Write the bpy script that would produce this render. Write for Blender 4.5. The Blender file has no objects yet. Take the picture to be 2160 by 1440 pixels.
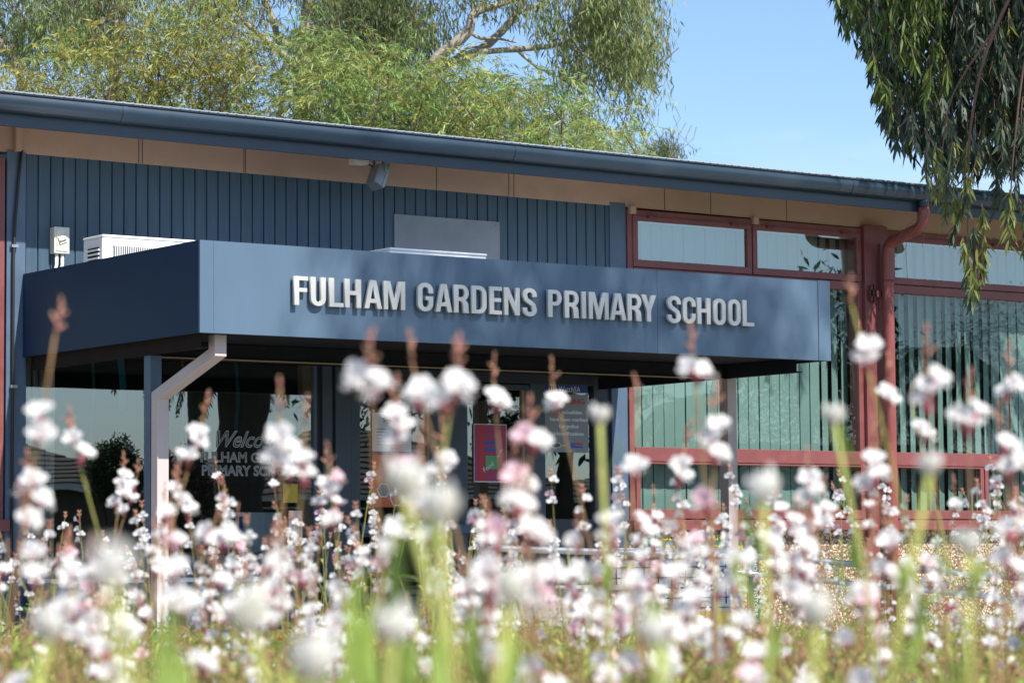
import bpy, math, random
import numpy as np
from mathutils import Vector, Matrix
rnd = random.Random(7); rs = np.random.RandomState(11)
S = bpy.context.scene; C = S.collection
PI = math.pi
# ------------------------------------------------------------------ camera (solved from the building's lines)
RM = np.array([[0.81435895,-0.03768368,-0.5791368],[-0.58031243,-0.06585106,-0.81172724],[-0.0075479,0.99711764,-0.0754947]])
FPX = 5916.82; CH = 0.8; Y0 = 18.26
cd = bpy.data.cameras.new('camera'); cam = bpy.data.objects.new('camera', cd); C.objects.link(cam); S.camera = cam
cam.matrix_world = Matrix(((RM[0][0],RM[0][1],RM[0][2],0),(RM[1][0],RM[1][1],RM[1][2],0),(RM[2][0],RM[2][1],RM[2][2],CH),(0,0,0,1)))
cd.sensor_width = 36; cd.lens = FPX/2160*36; cd.clip_start = 0.05; cd.clip_end = 3000
cd.dof.use_dof = True; cd.dof.focus_distance = 19.5; cd.dof.aperture_fstop = 9.0; cd.dof.aperture_blades = 0

def ray(px, py): return RM @ np.array([px-1080, -(py-720), -FPX])
def onY(px, py, Y):
    r = ray(px, py); t = Y/r[1]; return (r[0]*t, Y, CH+r[2]*t)
def atD(px, py, d):           # point at distance d along the view axis
    r = ray(px, py)*(d/FPX); return np.array([r[0], r[1], CH+r[2]])

# ------------------------------------------------------------------ materials
MATS = {}
def nodes(name):
    m = bpy.data.materials.new(name); m.use_nodes = True; nt = m.node_tree
    MATS[name] = m
    return m, nt, nt.nodes['Principled BSDF']
def mat(name, col, rough=.5, metal=0, var=.12, scale=3.0, bump=0, bscale=40, spec=.5, dirt=None, stretch=None, coat=0):
    m, nt, b = nodes(name); N = nt.nodes; L = nt.links
    b.inputs['Roughness'].default_value = rough; b.inputs['Metallic'].default_value = metal
    b.inputs['Specular IOR Level'].default_value = spec
    b.inputs['Coat Weight'].default_value = coat
    tc = N.new('ShaderNodeTexCoord'); mp = N.new('ShaderNodeMapping'); L.new(tc.outputs['Object'], mp.inputs['Vector'])
    if stretch: mp.inputs['Scale'].default_value = stretch
    no = N.new('ShaderNodeTexNoise'); no.inputs['Scale'].default_value = scale; no.inputs['Detail'].default_value = 8; no.inputs['Roughness'].default_value = .65
    L.new(mp.outputs[0], no.inputs['Vector'])
    cr = N.new('ShaderNodeValToRGB'); L.new(no.outputs['Fac'], cr.inputs['Fac'])
    e = cr.color_ramp.elements
    e[0].position = .3; e[1].position = .7
    e[0].color = [c*(1-var) for c in col]+[1]; e[1].color = [min(1, c*(1+var)) for c in col]+[1]
    out = cr.outputs['Color']
    if dirt:
        n2 = N.new('ShaderNodeTexNoise'); n2.inputs['Scale'].default_value = dirt[1]; n2.inputs['Detail'].default_value = 6
        L.new(mp.outputs[0], n2.inputs['Vector'])
        r2 = N.new('ShaderNodeValToRGB'); r2.color_ramp.elements[0].position = .52; r2.color_ramp.elements[1].position = .75
        L.new(n2.outputs['Fac'], r2.inputs['Fac'])
        mx = N.new('ShaderNodeMix'); mx.data_type = 'RGBA'; L.new(r2.outputs['Color'], mx.inputs['Factor'])
        mu = N.new('ShaderNodeMath'); mu.operation = 'MULTIPLY'; mu.inputs[1].default_value = dirt[2]
        L.new(r2.outputs['Color'], mu.inputs[0]); L.new(mu.outputs[0], mx.inputs['Factor'])
        L.new(out, mx.inputs['A']); mx.inputs['B'].default_value = (*dirt[0], 1); out = mx.outputs['Result']
    L.new(out, b.inputs['Base Color'])
    rr = N.new('ShaderNodeMapRange'); L.new(no.outputs['Fac'], rr.inputs['Value'])
    rr.inputs['To Min'].default_value = max(0, rough-.08); rr.inputs['To Max'].default_value = min(1, rough+.1); L.new(rr.outputs[0], b.inputs['Roughness'])
    if bump:
        bn = N.new('ShaderNodeTexNoise'); bn.inputs['Scale'].default_value = bscale; bn.inputs['Detail'].default_value = 5; L.new(mp.outputs[0], bn.inputs['Vector'])
        bp = N.new('ShaderNodeBump'); bp.inputs['Strength'].default_value = bump; bp.inputs['Distance'].default_value = .01
        L.new(bn.outputs['Fac'], bp.inputs['Height']); L.new(bp.outputs[0], b.inputs['Normal'])
    return m
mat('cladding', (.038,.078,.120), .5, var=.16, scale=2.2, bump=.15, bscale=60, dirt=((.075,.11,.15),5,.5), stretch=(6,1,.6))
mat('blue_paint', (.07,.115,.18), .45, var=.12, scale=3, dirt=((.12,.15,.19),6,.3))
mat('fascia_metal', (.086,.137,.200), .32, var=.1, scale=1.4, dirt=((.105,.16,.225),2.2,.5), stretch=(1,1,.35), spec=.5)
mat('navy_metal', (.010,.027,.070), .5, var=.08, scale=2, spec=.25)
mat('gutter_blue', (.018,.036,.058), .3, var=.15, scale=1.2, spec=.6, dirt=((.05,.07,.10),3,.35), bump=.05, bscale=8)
mat('soffit_paint', (.44,.31,.24), .7, var=.08, scale=1.5, dirt=((.22,.155,.12),2.5,.35), bump=.08)
mat('red_paint', (.185,.056,.055), .42, var=.14, scale=4, dirt=((.26,.10,.095),7,.4), bump=.08, bscale=30)
mat('red_pipe', (.23,.062,.055), .38, var=.12, scale=3, dirt=((.27,.10,.095),5,.4))
mat('dark_red', (.12,.035,.04), .5)
mat('roof_metal', (.45,.47,.48), .45, var=.15, scale=2, metal=.3)
mat('white_plastic', (.80,.81,.81), .35, var=.04, scale=6)
mat('cream_plastic', (.66,.65,.55), .4, var=.08, scale=9, dirt=((.35,.31,.25),12,.4))
mat('pinkish_white', (.50,.43,.41), .5, var=.05, scale=5, dirt=((.5,.42,.38),9,.35))
mat('post_paint', (.40,.33,.31), .5)
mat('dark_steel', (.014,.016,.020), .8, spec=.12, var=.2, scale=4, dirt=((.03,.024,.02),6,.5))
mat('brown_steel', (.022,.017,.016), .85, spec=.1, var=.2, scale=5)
mat('grey_sheet', (.215,.24,.265), .55, var=.12, scale=4, dirt=((.16,.18,.20),3,.5), bump=.1)
mat('brushed_steel', (.66,.64,.59), .36, metal=.4, var=.05, scale=9, stretch=(1,1,14), bump=.05)
mat('galv_steel', (.42,.44,.46), .38, metal=.8, var=.15, scale=12)
mat('lamp_grey', (.26,.29,.32), .4, metal=.4, var=.1)
mat('black_rubber', (.02,.02,.02), .6)
mat('black_gap', (.012,.012,.013), .7)
mat('door_paint', (.046,.068,.095), .42, var=.1, scale=5)
mat('navy_door', (.022,.030,.045), .45, var=.1, scale=5)
mat('wood_trim', (.30,.21,.12), .55, var=.15, scale=6, stretch=(1,1,.2))
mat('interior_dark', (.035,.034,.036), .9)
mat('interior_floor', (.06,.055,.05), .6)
mat('blind_green', (.135,.22,.195), .75, var=.08, scale=3, bump=.1, bscale=160)
mat('blind_beige', (.42,.38,.33), .8, var=.08)
mat('teal_paint', (.05,.15,.175), .5, var=.1, dirt=((.3,.36,.36),6,.4))
mat('concrete', (.29,.27,.245), .9, var=.15, scale=3, bump=.3, dirt=((.19,.17,.15),2,.5))
mat('paper_white', (.72,.74,.76), .6, var=.03)
mat('paper_orange', (.62,.13,.045), .5, var=.06); mat('paper_pink', (.34,.045,.12), .5, var=.05); mat('paper_green', (.10,.36,.16), .5)
mat('paper_blue', (.02,.05,.25), .45); mat('paper_grey', (.20,.23,.25), .5); mat('print_red', (.5,.03,.04), .5); mat('print_yellow', (.65,.48,.05), .5)
mat('sign_green', (.015,.10,.06), .4); mat('sign_board', (.60,.62,.64), .5); mat('etch_white', (.46,.49,.50), .6)
mat('toy_teal', (.01,.20,.27), .6); mat('toy_orange', (.55,.13,.01), .6); mat('toy_green', (.01,.16,.04), .6); mat('toy_yellow', (.22,.17,.01), .6); mat('toy_blue', (.02,.10,.40), .5)
mat('tile_roof', (.045,.038,.034), .8, var=.3, scale=3)
mat('brick_far', (.16,.12,.10), .9, var=.2, scale=6); mat('bark_dark', (.07,.055,.042), .95, var=.3, scale=10, bump=.6, bscale=20)
mat('bark_pale', (.36,.31,.25), .8, var=.3, scale=3, dirt=((.14,.10,.08),2,.7), bump=.3, bscale=12)
mat('twig', (.16,.09,.065), .8, var=.2)
# pebble wall
m, nt, b = nodes('pebble'); N = nt.nodes; L = nt.links
tc = N.new('ShaderNodeTexCoord'); vo = N.new('ShaderNodeTexVoronoi'); vo.inputs['Scale'].default_value = 42; L.new(tc.outputs['Object'], vo.inputs['Vector'])
cr = N.new('ShaderNodeValToRGB'); e = cr.color_ramp.elements; e[0].color = (.62,.50,.34,1); e[1].color = (.30,.14,.09,1); e.new(.5).color = (.70,.60,.45,1); e.new(.75).color = (.44,.30,.18,1)
L.new(vo.outputs['Color'], cr.inputs['Fac'])
mx = N.new('ShaderNodeMix'); mx.data_type = 'RGBA'; r2 = N.new('ShaderNodeValToRGB'); r2.color_ramp.elements[0].position = .35; r2.color_ramp.elements[1].position = .62
L.new(vo.outputs['Distance'], r2.inputs['Fac']); L.new(r2.outputs['Color'], mx.inputs['Factor']); L.new(cr.outputs['Color'], mx.inputs['A']); mx.inputs['B'].default_value = (.16,.11,.08,1)
L.new(mx.outputs['Result'], b.inputs['Base Color']); b.inputs['Roughness'].default_value = .85
bp = N.new('ShaderNodeBump'); bp.invert = True; bp.inputs['Distance'].default_value = .015; L.new(vo.outputs['Distance'], bp.inputs['Height']); L.new(bp.outputs[0], b.inputs['Normal'])
# window glass: clear sheet with a mirror-like tinted film
def glass(name, refl, tint):
    m = bpy.data.materials.new(name); m.use_nodes = True; nt = m.node_tree; N = nt.nodes; L = nt.links; N.clear()
    o = N.new('ShaderNodeOutputMaterial'); mx = N.new('ShaderNodeMixShader'); t = N.new('ShaderNodeBsdfTransparent'); g = N.new('ShaderNodeBsdfGlossy')
    g.inputs['Roughness'].default_value = .0; g.inputs['Color'].default_value = (.93,1,.96,1); t.inputs['Color'].default_value = (*tint, 1)
    fr = N.new('ShaderNodeFresnel'); fr.inputs['IOR'].default_value = 1.45
    ad = N.new('ShaderNodeMath'); ad.operation = 'ADD'; ad.inputs[1].default_value = refl; L.new(fr.outputs[0], ad.inputs[0]); ge = N.new('ShaderNodeNewGeometry'); iv = N.new('ShaderNodeMath'); iv.operation = 'SUBTRACT'; iv.inputs[0].default_value = 1; L.new(ge.outputs['Backfacing'], iv.inputs[1]); ml = N.new('ShaderNodeMath'); ml.operation = 'MULTIPLY'; L.new(ad.outputs[0], ml.inputs[0]); L.new(iv.outputs[0], ml.inputs[1])
    no = N.new('ShaderNodeTexNoise'); no.inputs['Scale'].default_value = 1.1; bp = N.new('ShaderNodeBump'); bp.inputs['Strength'].default_value = .1; bp.inputs['Distance'].default_value = .01
    tc = N.new('ShaderNodeTexCoord'); L.new(tc.outputs['Object'], no.inputs['Vector']); L.new(no.outputs['Fac'], bp.inputs['Height']); L.new(bp.outputs[0], g.inputs['Normal'])
    L.new(ml.outputs[0], mx.inputs[0]); L.new(t.outputs[0], mx.inputs[1]); L.new(g.outputs[0], mx.inputs[2]); L.new(mx.outputs[0], o.inputs['Surface'])
    MATS[name] = m
glass('glass', .17, (.80,.85,.87)); glass('glass_clear', .05, (.94,.97,.97)); glass('glass_top', .21, (.92,.97,.95))
# leaves / petals: thin lit-through sheets with a per-leaf colour
def leafmat(name, tr=.35, rough=.45, spec=.35, col=None, tcol=1.15):
    m = bpy.data.materials.new(name); m.use_nodes = True; nt = m.node_tree; N = nt.nodes; L = nt.links
    b = N['Principled BSDF']; b.inputs['Roughness'].default_value = rough; b.inputs['Specular IOR Level'].default_value = spec
    o = N['Material Output']; mx = N.new('ShaderNodeMixShader'); t = N.new('ShaderNodeBsdfTranslucent'); mx.inputs[0].default_value = tr
    if col is None:
        a = N.new('ShaderNodeAttribute'); a.attribute_name = 'col'; c = a.outputs['Color']
    else:
        r = N.new('ShaderNodeTexNoise'); r.inputs['Scale'].default_value = 60; cr = N.new('ShaderNodeValToRGB')
        cr.color_ramp.elements[0].position = .3; cr.color_ramp.elements[1].position = .7
        cr.color_ramp.elements[0].color = [x*.85 for x in col]+[1]; cr.color_ramp.elements[1].color = [min(.93, x*1.12) for x in col]+[1]
        tc = N.new('ShaderNodeTexCoord'); L.new(tc.outputs['Object'], r.inputs['Vector']); L.new(r.outputs['Fac'], cr.inputs['Fac']); c = cr.outputs['Color']
    L.new(c, b.inputs['Base Color']); L.new(c, t.inputs['Color'])
    L.new(b.outputs[0], mx.inputs[1]); L.new(t.outputs[0], mx.inputs[2]); L.new(mx.outputs[0], o.inputs['Surface'])
    MATS[name] = m
leafmat('foliage', .3); leafmat('gum_leaf', .25, .5, .3)
leafmat('petal_white', .4, .6, .2, (.95,.92,.89)); leafmat('petal_pink', .3, .6, .2, (.90,.60,.66)); leafmat('petal_cream', .3, .7, .15, (.95,.93,.82))
leafmat('calyx_pink', .2, .5, .3, (.52,.15,.19)); leafmat('bud_tan', .15, .5, .3, (.46,.28,.15)); leafmat('bud_pink', .2, .5, .3, (.52,.20,.20))
leafmat('stem_olive', .15, .6, .3, (.36,.35,.10)); leafmat('stem_red', .1, .6, .3, (.33,.20,.10)); leafmat('leaf_green', .4, .5, .3, (.30,.42,.09)); leafmat('stem_lime', .2, .5, .3, (.42,.46,.12))
leafmat('petal_orange', .3, .6, .2, (.8,.30,.04)); leafmat('petal_magenta', .3, .6, .2, (.75,.10,.32))

# ------------------------------------------------------------------ mesh builder
def wloc(o):
    v = Vector()
    while o: v = v+Vector(o.location); o = o.parent
    return v
class MB:
    def __init__(s): s.v = []; s.f = []; s.mi = []; s.ms = []; s.sm = []
    def _m(s, m):
        if m not in s.ms: s.ms.append(m)
        return s.ms.index(m)
    def add(s, v, f, m, smooth=False):
        o = len(s.v); s.v += [tuple(map(float, p)) for p in v]; k = s._m(m)
        for q in f: s.f.append(tuple(o+i for i in q)); s.mi.append(k); s.sm.append(smooth)
        return s
    def box(s, x0, x1, y0, y1, z0, z1, m):
        v = [(x,y,z) for z in (z0,z1) for y in (y0,y1) for x in (x0,x1)]
        return s.add(v, [(0,2,3,1),(4,5,7,6),(0,1,5,4),(2,6,7,3),(0,4,6,2),(1,3,7,5)], m)
    def obox(s, c, ax, ay, az, m):      # oriented box: centre and half vectors
        c = np.array(c, float); ax, ay, az = map(lambda q: np.array(q, float), (ax, ay, az))
        v = [c+i*ax+j*ay+k*az for k in (-1,1) for j in (-1,1) for i in (-1,1)]
        return s.add(v, [(0,2,3,1),(4,5,7,6),(0,1,5,4),(2,6,7,3),(0,4,6,2),(1,3,7,5)], m)
    def tube(s, pts, r, m, n=10, caps=True, sq=False, smooth=True):
        pts = [Vector(p) for p in pts]; rr = r if isinstance(r, (list, tuple)) else [r]*len(pts)
        v = []; up = None
        for i, p in enumerate(pts):
            a = pts[max(0, i-1)]; b = pts[min(len(pts)-1, i+1)]; d1 = (p-a).normalized() if i else (b-p).normalized(); d2 = (b-p).normalized() if i < len(pts)-1 else d1
            t = (d1+d2); t = t.normalized() if t.length > 1e-6 else d1
            if up is None:
                up = Vector((0,0,1)) if abs(t.z) < .9 else Vector((1,0,0))
            u = t.cross(up).normalized(); w = u.cross(t).normalized(); up = w
            k = 1/max(.5, math.sqrt(max(.05, (1+d1.dot(d2))/2)))
            for j in range(n):
                an = 2*PI*(j+(.5 if sq else 0))/n; c, q = math.cos(an), math.sin(an)
                if sq: c, q = c*1.4142, q*1.4142
                v.append(p+(u*c+w*q)*rr[i]*(k if sq else 1))
        f = []
        for i in range(len(pts)-1):
            for j in range(n):
                f.append((i*n+j, i*n+(j+1)%n, (i+1)*n+(j+1)%n, (i+1)*n+j))
        if caps: f.append(tuple(range(n-1,-1,-1))); f.append(tuple((len(pts)-1)*n+j for j in range(n)))
        return s.add(v, f, m, smooth and not sq)
    def prof(s, pts, x0, x1, m, dz0=0, dz1=0, close=True, n=1):   # (y,z) profile extruded along x
        v = []; k = len(pts)
        for i in range(n+1):
            t = i/n; v += [(x0+(x1-x0)*t, y, z+dz0+(dz1-dz0)*t) for y, z in pts]
        f = []
        for i in range(n):
            for j in range(k if close else k-1): f.append((i*k+j, (i+1)*k+j, (i+1)*k+(j+1)%k, i*k+(j+1)%k))
        if close: f += [tuple(range(k)), tuple(n*k+j for j in range(k-1,-1,-1))]
        return s.add(v, f, m)
    def lathe(s, prof, m, n=12, c=(0,0,0)):
        v = []; f = []
        for r, z in prof:
            for j in range(n): a = 2*PI*j/n; v.append((c[0]+r*math.cos(a), c[1]+r*math.sin(a), c[2]+z))
        for i in range(len(prof)-1):
            for j in range(n): f.append((i*n+j, i*n+(j+1)%n, (i+1)*n+(j+1)%n, (i+1)*n+j))
        return s.add(v, f, m, True)
    def mesh(s, name):
        me = bpy.data.meshes.new(name); me.from_pydata(s.v, [], s.f)
        for m in s.ms: me.materials.append(MATS[m])
        me.polygons.foreach_set('material_index', s.mi); me.polygons.foreach_set('use_smooth', s.sm); me.update()
        return me
    def build(s, name, parent=None, bevel=0, loc=None):
        o = bpy.data.objects.new(name, s.mesh(name)); C.objects.link(o)
        if loc: o.location = loc
        if parent: o.parent = parent; o.matrix_parent_inverse = Matrix()
        if parent and loc is None: o.location = -wloc(parent)
        if bevel:
            bv = o.modifiers.new('bevel', 'BEVEL'); bv.width = bevel; bv.segments = 2; bv.limit_method = 'ANGLE'
        return o
def tag(o, label=None, cat=None, group=None, kind=None):
    if label: o['label'] = label
    if cat: o['category'] = cat
    if group: o['group'] = group
    if kind: o['kind'] = kind
    return o
def thing(name, label, cat, loc=(0,0,0), group=None):
    o = bpy.data.objects.new(name, None); C.objects.link(o); o.location = loc; o.empty_display_size = .1
    return tag(o, label, cat, group)
def text(body, size, m, loc, parent, name, width=None, ext=.0008, shear=0, bold=0, align='CENTER', rot=(PI/2,0,0), outline=0):
    cu = bpy.data.curves.new(name, 'FONT'); cu.body = body; cu.size = size; cu.align_x = align; cu.align_y = 'CENTER'; cu.extrude = 0 if outline else ext; cu.shear = shear; cu.offset = bold; cu.resolution_u = 3
    if outline: cu.fill_mode = 'NONE'; cu.bevel_depth = outline; cu.bevel_resolution = 0
    o = bpy.data.objects.new(name, cu); C.objects.link(o)
    dg = bpy.context.evaluated_depsgraph_get(); me = bpy.data.meshes.new_from_object(o.evaluated_get(dg)); bpy.data.objects.remove(o)
    if width and len(me.vertices):
        xs = [v.co.x for v in me.vertices]; k = width/max(1e-6, max(xs)-min(xs))
        for v in me.vertices: v.co.x *= k
    me.materials.clear(); me.materials.append(MATS[m])
    o = bpy.data.objects.new(name, me); C.objects.link(o)
    o.location = Vector(loc)-wloc(parent); o.rotation_euler = rot
    if parent: o.parent = parent; o.matrix_parent_inverse = Matrix()
    return o
def amesh(name, V, F, tot, mats, mi, parent=None, col=None):
    me = bpy.data.meshes.new(name); nf = len(tot)
    me.vertices.add(len(V)); me.vertices.foreach_set('co', np.ascontiguousarray(V, np.float32).ravel())
    me.loops.add(len(F)); me.loops.foreach_set('vertex_index', np.ascontiguousarray(F, np.int32))
    me.polygons.add(nf); st = np.concatenate([[0], np.cumsum(tot)[:-1]]).astype(np.int32)
    me.polygons.foreach_set('loop_start', st); me.polygons.foreach_set('loop_total', np.asarray(tot, np.int32))
    for m in mats: me.materials.append(MATS[m])
    me.polygons.foreach_set('material_index', np.asarray(mi, np.int32))
    me.update(calc_edges=True)
    if col is not None:
        a = me.attributes.new('col', 'FLOAT_COLOR', 'POINT'); a.data.foreach_set('color', np.ascontiguousarray(col, np.float32).ravel())
    o = bpy.data.objects.new(name, me); C.objects.link(o)
    if parent: o.parent = parent; o.matrix_parent_inverse = Matrix(); o.location = -wloc(parent)
    return o
def unit(a): return a/np.maximum(1e-9, np.linalg.norm(a, axis=-1, keepdims=True))
def leaves(name, P, D, Ln, Wd, colr, parent, m='foliage', sag=.15, st=((0,.12),(.35,1),(.7,.75),(1,.05))):
    n = len(P); D = unit(D); r = unit(rs.randn(n,3)); Sd = unit(np.cross(D, r)); Nn = np.cross(D, Sd)
    V = []
    bend = (rs.rand(n,1)-.5)*2*sag
    for t, w in st:
        c = P + D*(Ln*t)[:,None] + Nn*(bend*(t*t)*Ln[:,None]) + np.array([0,0,-1.])*(sag*.6*t*t*Ln)[:,None]
        V += [c+Sd*(Wd*w*.5)[:,None], c-Sd*(Wd*w*.5)[:,None]]
    k = len(st); V = np.stack(V, 1).reshape(-1,3)
    base = (np.arange(n)*2*k)[:,None]
    q = np.concatenate([base+np.array([2*i,2*i+1,2*i+3,2*i+2]) for i in range(k-1)], 1).ravel()
    return amesh(name, V, q, np.full(n*(k-1), 4), [m], np.zeros(n*(k-1)), parent, np.repeat(np.concatenate([colr, np.ones((n,1))], 1), 2*k, 0))

# ------------------------------------------------------------------ setting
SUN = Vector((.125,-1,1.04)).normalized()
g = MB(); g.box(-60,80,-90,90,-.3,-.004,'concrete'); mat('soil', (.16,.12,.08), .95, var=.3, scale=8, bump=.5); mat('lawn', (.07,.11,.03), .95, var=.4, scale=14, bump=.5)
gr = MB(); gr.add([(-400,-400,-.02),(400,-400,-.02),(400,400,-.02),(-400,400,-.02)], [(0,1,2,3)], 'lawn'); tag(gr.build('ground'), kind='structure')
pa = MB(); pa.box(-30,60,12.2,40,-.3,0,'concrete'); tag(pa.build('path'), kind='structure')
bd = MB(); bd.add([(-12,-3,-.012),(14,-3,-.012),(14,11.6,-.012),(-12,11.6,-.012)], [(0,1,2,3)], 'soil'); tag(bd.build('garden_bed_soil'), kind='structure')

# ------------------------------------------------------------------ the school building
B = thing('school_building', 'low blue boarded school building with red window frames and long gutter', 'building', (8,Y0,0))
XL, XR, YB = 3.0, 27.0, 27.5
tilt = lambda X: -.0045*(X-8)
w = MB(); x = 8.757; pts = [(8.745, 0)]
while x < 13.98:
    pts += [(x-.006,0),(x-.003,.014),(x+.004,.014),(x+.007,0)]; x += .0985
pts.append((14.02,0))
v = []; f = []
for (X, dy) in pts: v += [(X, Y0+dy, 2.27), (X, Y0+dy, 3.69)]
for i in range(len(pts)-1): f.append((2*i,2*i+2,2*i+3,2*i+1))
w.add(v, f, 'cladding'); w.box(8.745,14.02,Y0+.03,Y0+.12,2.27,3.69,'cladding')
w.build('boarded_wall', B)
w = MB(); w.box(8.60,8.745,Y0-.03,Y0+.12,-.0,3.69,'blue_paint'); w.build('pilaster', B); w = MB(); w.box(14.02,14.185,Y0-.012,Y0+.12,0,3.69,'blue_paint'); w.build('pilaster', B); w = MB()
w.box(8.745,11.19,Y0+.0,Y0+.12,0,.78,'blue_paint'); w.box(11.19,11.50,Y0+.02,Y0+.12,0,2.27,'navy_door')
w.box(11.24,11.325,Y0-.012,Y0+.02,0,2.27,'door_paint'); w.box(11.36,11.50,Y0-.004,Y0+.02,0,2.27,'door_paint')
w.build('wall', B); w = MB(); w.box(13.93,14.02,Y0+.01,Y0+.12,0,2.27,'navy_door'); w.build('wall', B)
w = MB(); w.box(14.19,XR,Y0+.02,Y0+.2,0,1.0,'pebble'); w.box(XL,8.60,Y0+.02,Y0+.2,0,1.0,'pebble'); w.build('pebble_wall', B)
w = MB(); w.box(XL,XL+.2,Y0+.2,YB,0,3.9,'blue_paint'); w.box(XR-.2,XR,Y0+.2,YB,0,3.9,'blue_paint'); w.box(XL,XR,YB-.2,YB,0,4.3,'blue_paint'); w.build('end_wall', B)
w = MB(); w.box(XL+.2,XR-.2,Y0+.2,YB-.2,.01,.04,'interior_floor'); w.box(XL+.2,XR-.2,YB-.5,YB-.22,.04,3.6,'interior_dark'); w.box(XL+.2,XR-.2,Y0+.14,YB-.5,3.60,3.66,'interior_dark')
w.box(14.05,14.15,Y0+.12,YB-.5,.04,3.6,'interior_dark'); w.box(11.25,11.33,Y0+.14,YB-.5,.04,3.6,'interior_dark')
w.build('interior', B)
# eave: soffit, fascia, gutter, roof
EY, EZ = 17.5/17.0, lambda z: .8+(z-.8)*17.5/17.0     # the eave stands 0.75 m proud of the wall
w = MB(); w.prof([(17.58,3.845),(Y0-.012,3.965),(Y0-.012,3.985),(17.58,3.865)], XL, XR, 'soffit_paint', tilt(XL), tilt(XR)); w.build('soffit', B)
w = MB(); w.prof([(Y0-.010,3.688),(Y0+.12,3.688),(Y0+.12,4.02),(Y0-.010,3.965)], XL, XR, 'soffit_paint', tilt(XL), tilt(XR))
for X in (9.66,9.69,10.55,10.565,12.3,13.0,13.05,14.6,15.1,15.95,17.5,18.6): w.prof([(Y0-.0125,3.69),(Y0-.0105,3.69),(Y0-.0105,3.96),(Y0-.0125,3.96)], X-.002, X+.002, 'brown_steel', tilt(X), tilt(X))
w.build('frieze', B)
for X in (14.233,15.565,16.858): w = MB(); w.box(X-.03,X+.03,Y0-.06,Y0-.0135,3.63+tilt(X),3.69+tilt(X),'soffit_paint'); w.build('soffit_block', B, .003)
w = MB(); w.box(8.655,8.70,Y0-.06,Y0-.0135,3.69,3.95,'soffit_paint'); w.build('cover_strip', B)
pe = lambda P: [(y*EY, EZ(z)) for y, z in P]
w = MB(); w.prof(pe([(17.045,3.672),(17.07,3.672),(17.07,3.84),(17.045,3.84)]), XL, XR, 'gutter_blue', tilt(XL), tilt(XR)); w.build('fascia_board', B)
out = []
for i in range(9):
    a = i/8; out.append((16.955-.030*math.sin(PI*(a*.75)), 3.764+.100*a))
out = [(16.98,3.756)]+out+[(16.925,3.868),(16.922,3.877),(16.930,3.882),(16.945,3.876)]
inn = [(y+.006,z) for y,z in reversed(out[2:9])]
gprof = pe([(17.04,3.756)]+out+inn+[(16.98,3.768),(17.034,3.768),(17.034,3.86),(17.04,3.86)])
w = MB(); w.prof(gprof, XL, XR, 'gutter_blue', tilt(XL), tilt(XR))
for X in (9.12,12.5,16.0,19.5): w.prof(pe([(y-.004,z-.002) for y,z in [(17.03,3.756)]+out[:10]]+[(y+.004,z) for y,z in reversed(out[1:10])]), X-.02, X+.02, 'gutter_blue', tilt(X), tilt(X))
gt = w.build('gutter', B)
w = MB(); v = []; f = []; n = int((XR-XL)/.0127); prof = [0,.6,1,1,.6,0]; zr = EZ(3.884)
for i in range(n):
    X = XL+i*.0127; z = .016*prof[i % 6]
    v += [(X,17.475,zr+tilt(X)+z),(X,YB+.6,zr+tilt(X)+z+1.66),(X,17.475,zr-.006+tilt(X)+z)]
for i in range(n-1): f += [(3*i,3*i+3,3*i+4,3*i+1),(3*i+2,3*i+5,3*i+3,3*i)]
w.add(v, f, 'roof_metal'); w.build('roof', B)
# windows ----------------------------------------------------
def slats(mb, x0, x1, z0, z1, pitch, angs, m='blind_green', y=Y0+.15, wd=.1105):
    n = int((x1-x0)/pitch+.5)
    for i in range(n):
        X = x0+(i+.5)*pitch; a = math.radians(angs(i, X)); dx = math.cos(a)*wd/2; dy = math.sin(a)*wd/2; q = rnd.uniform(-.004,.004)
        # gently curved vertical strip
        nx, ny = -math.sin(a)*.006, math.cos(a)*.006
        P = [(X-dx+q,y-dy),(X-dx*.4+nx,y-dy*.4+ny),(X+dx*.4+nx,y+dy*.4+ny),(X+dx+q,y+dy)]
        v = [(a_,b_,z) for z in (z0,z1) for a_,b_ in P]; v += [(a_+.001,b_+.0015,z) for z in (z0,z1) for a_,b_ in P]
        mb.add(v, [(0,1,5,4),(1,2,6,5),(2,3,7,6),(9,8,12,13),(10,9,13,14),(11,10,14,15)], m, True)
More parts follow.
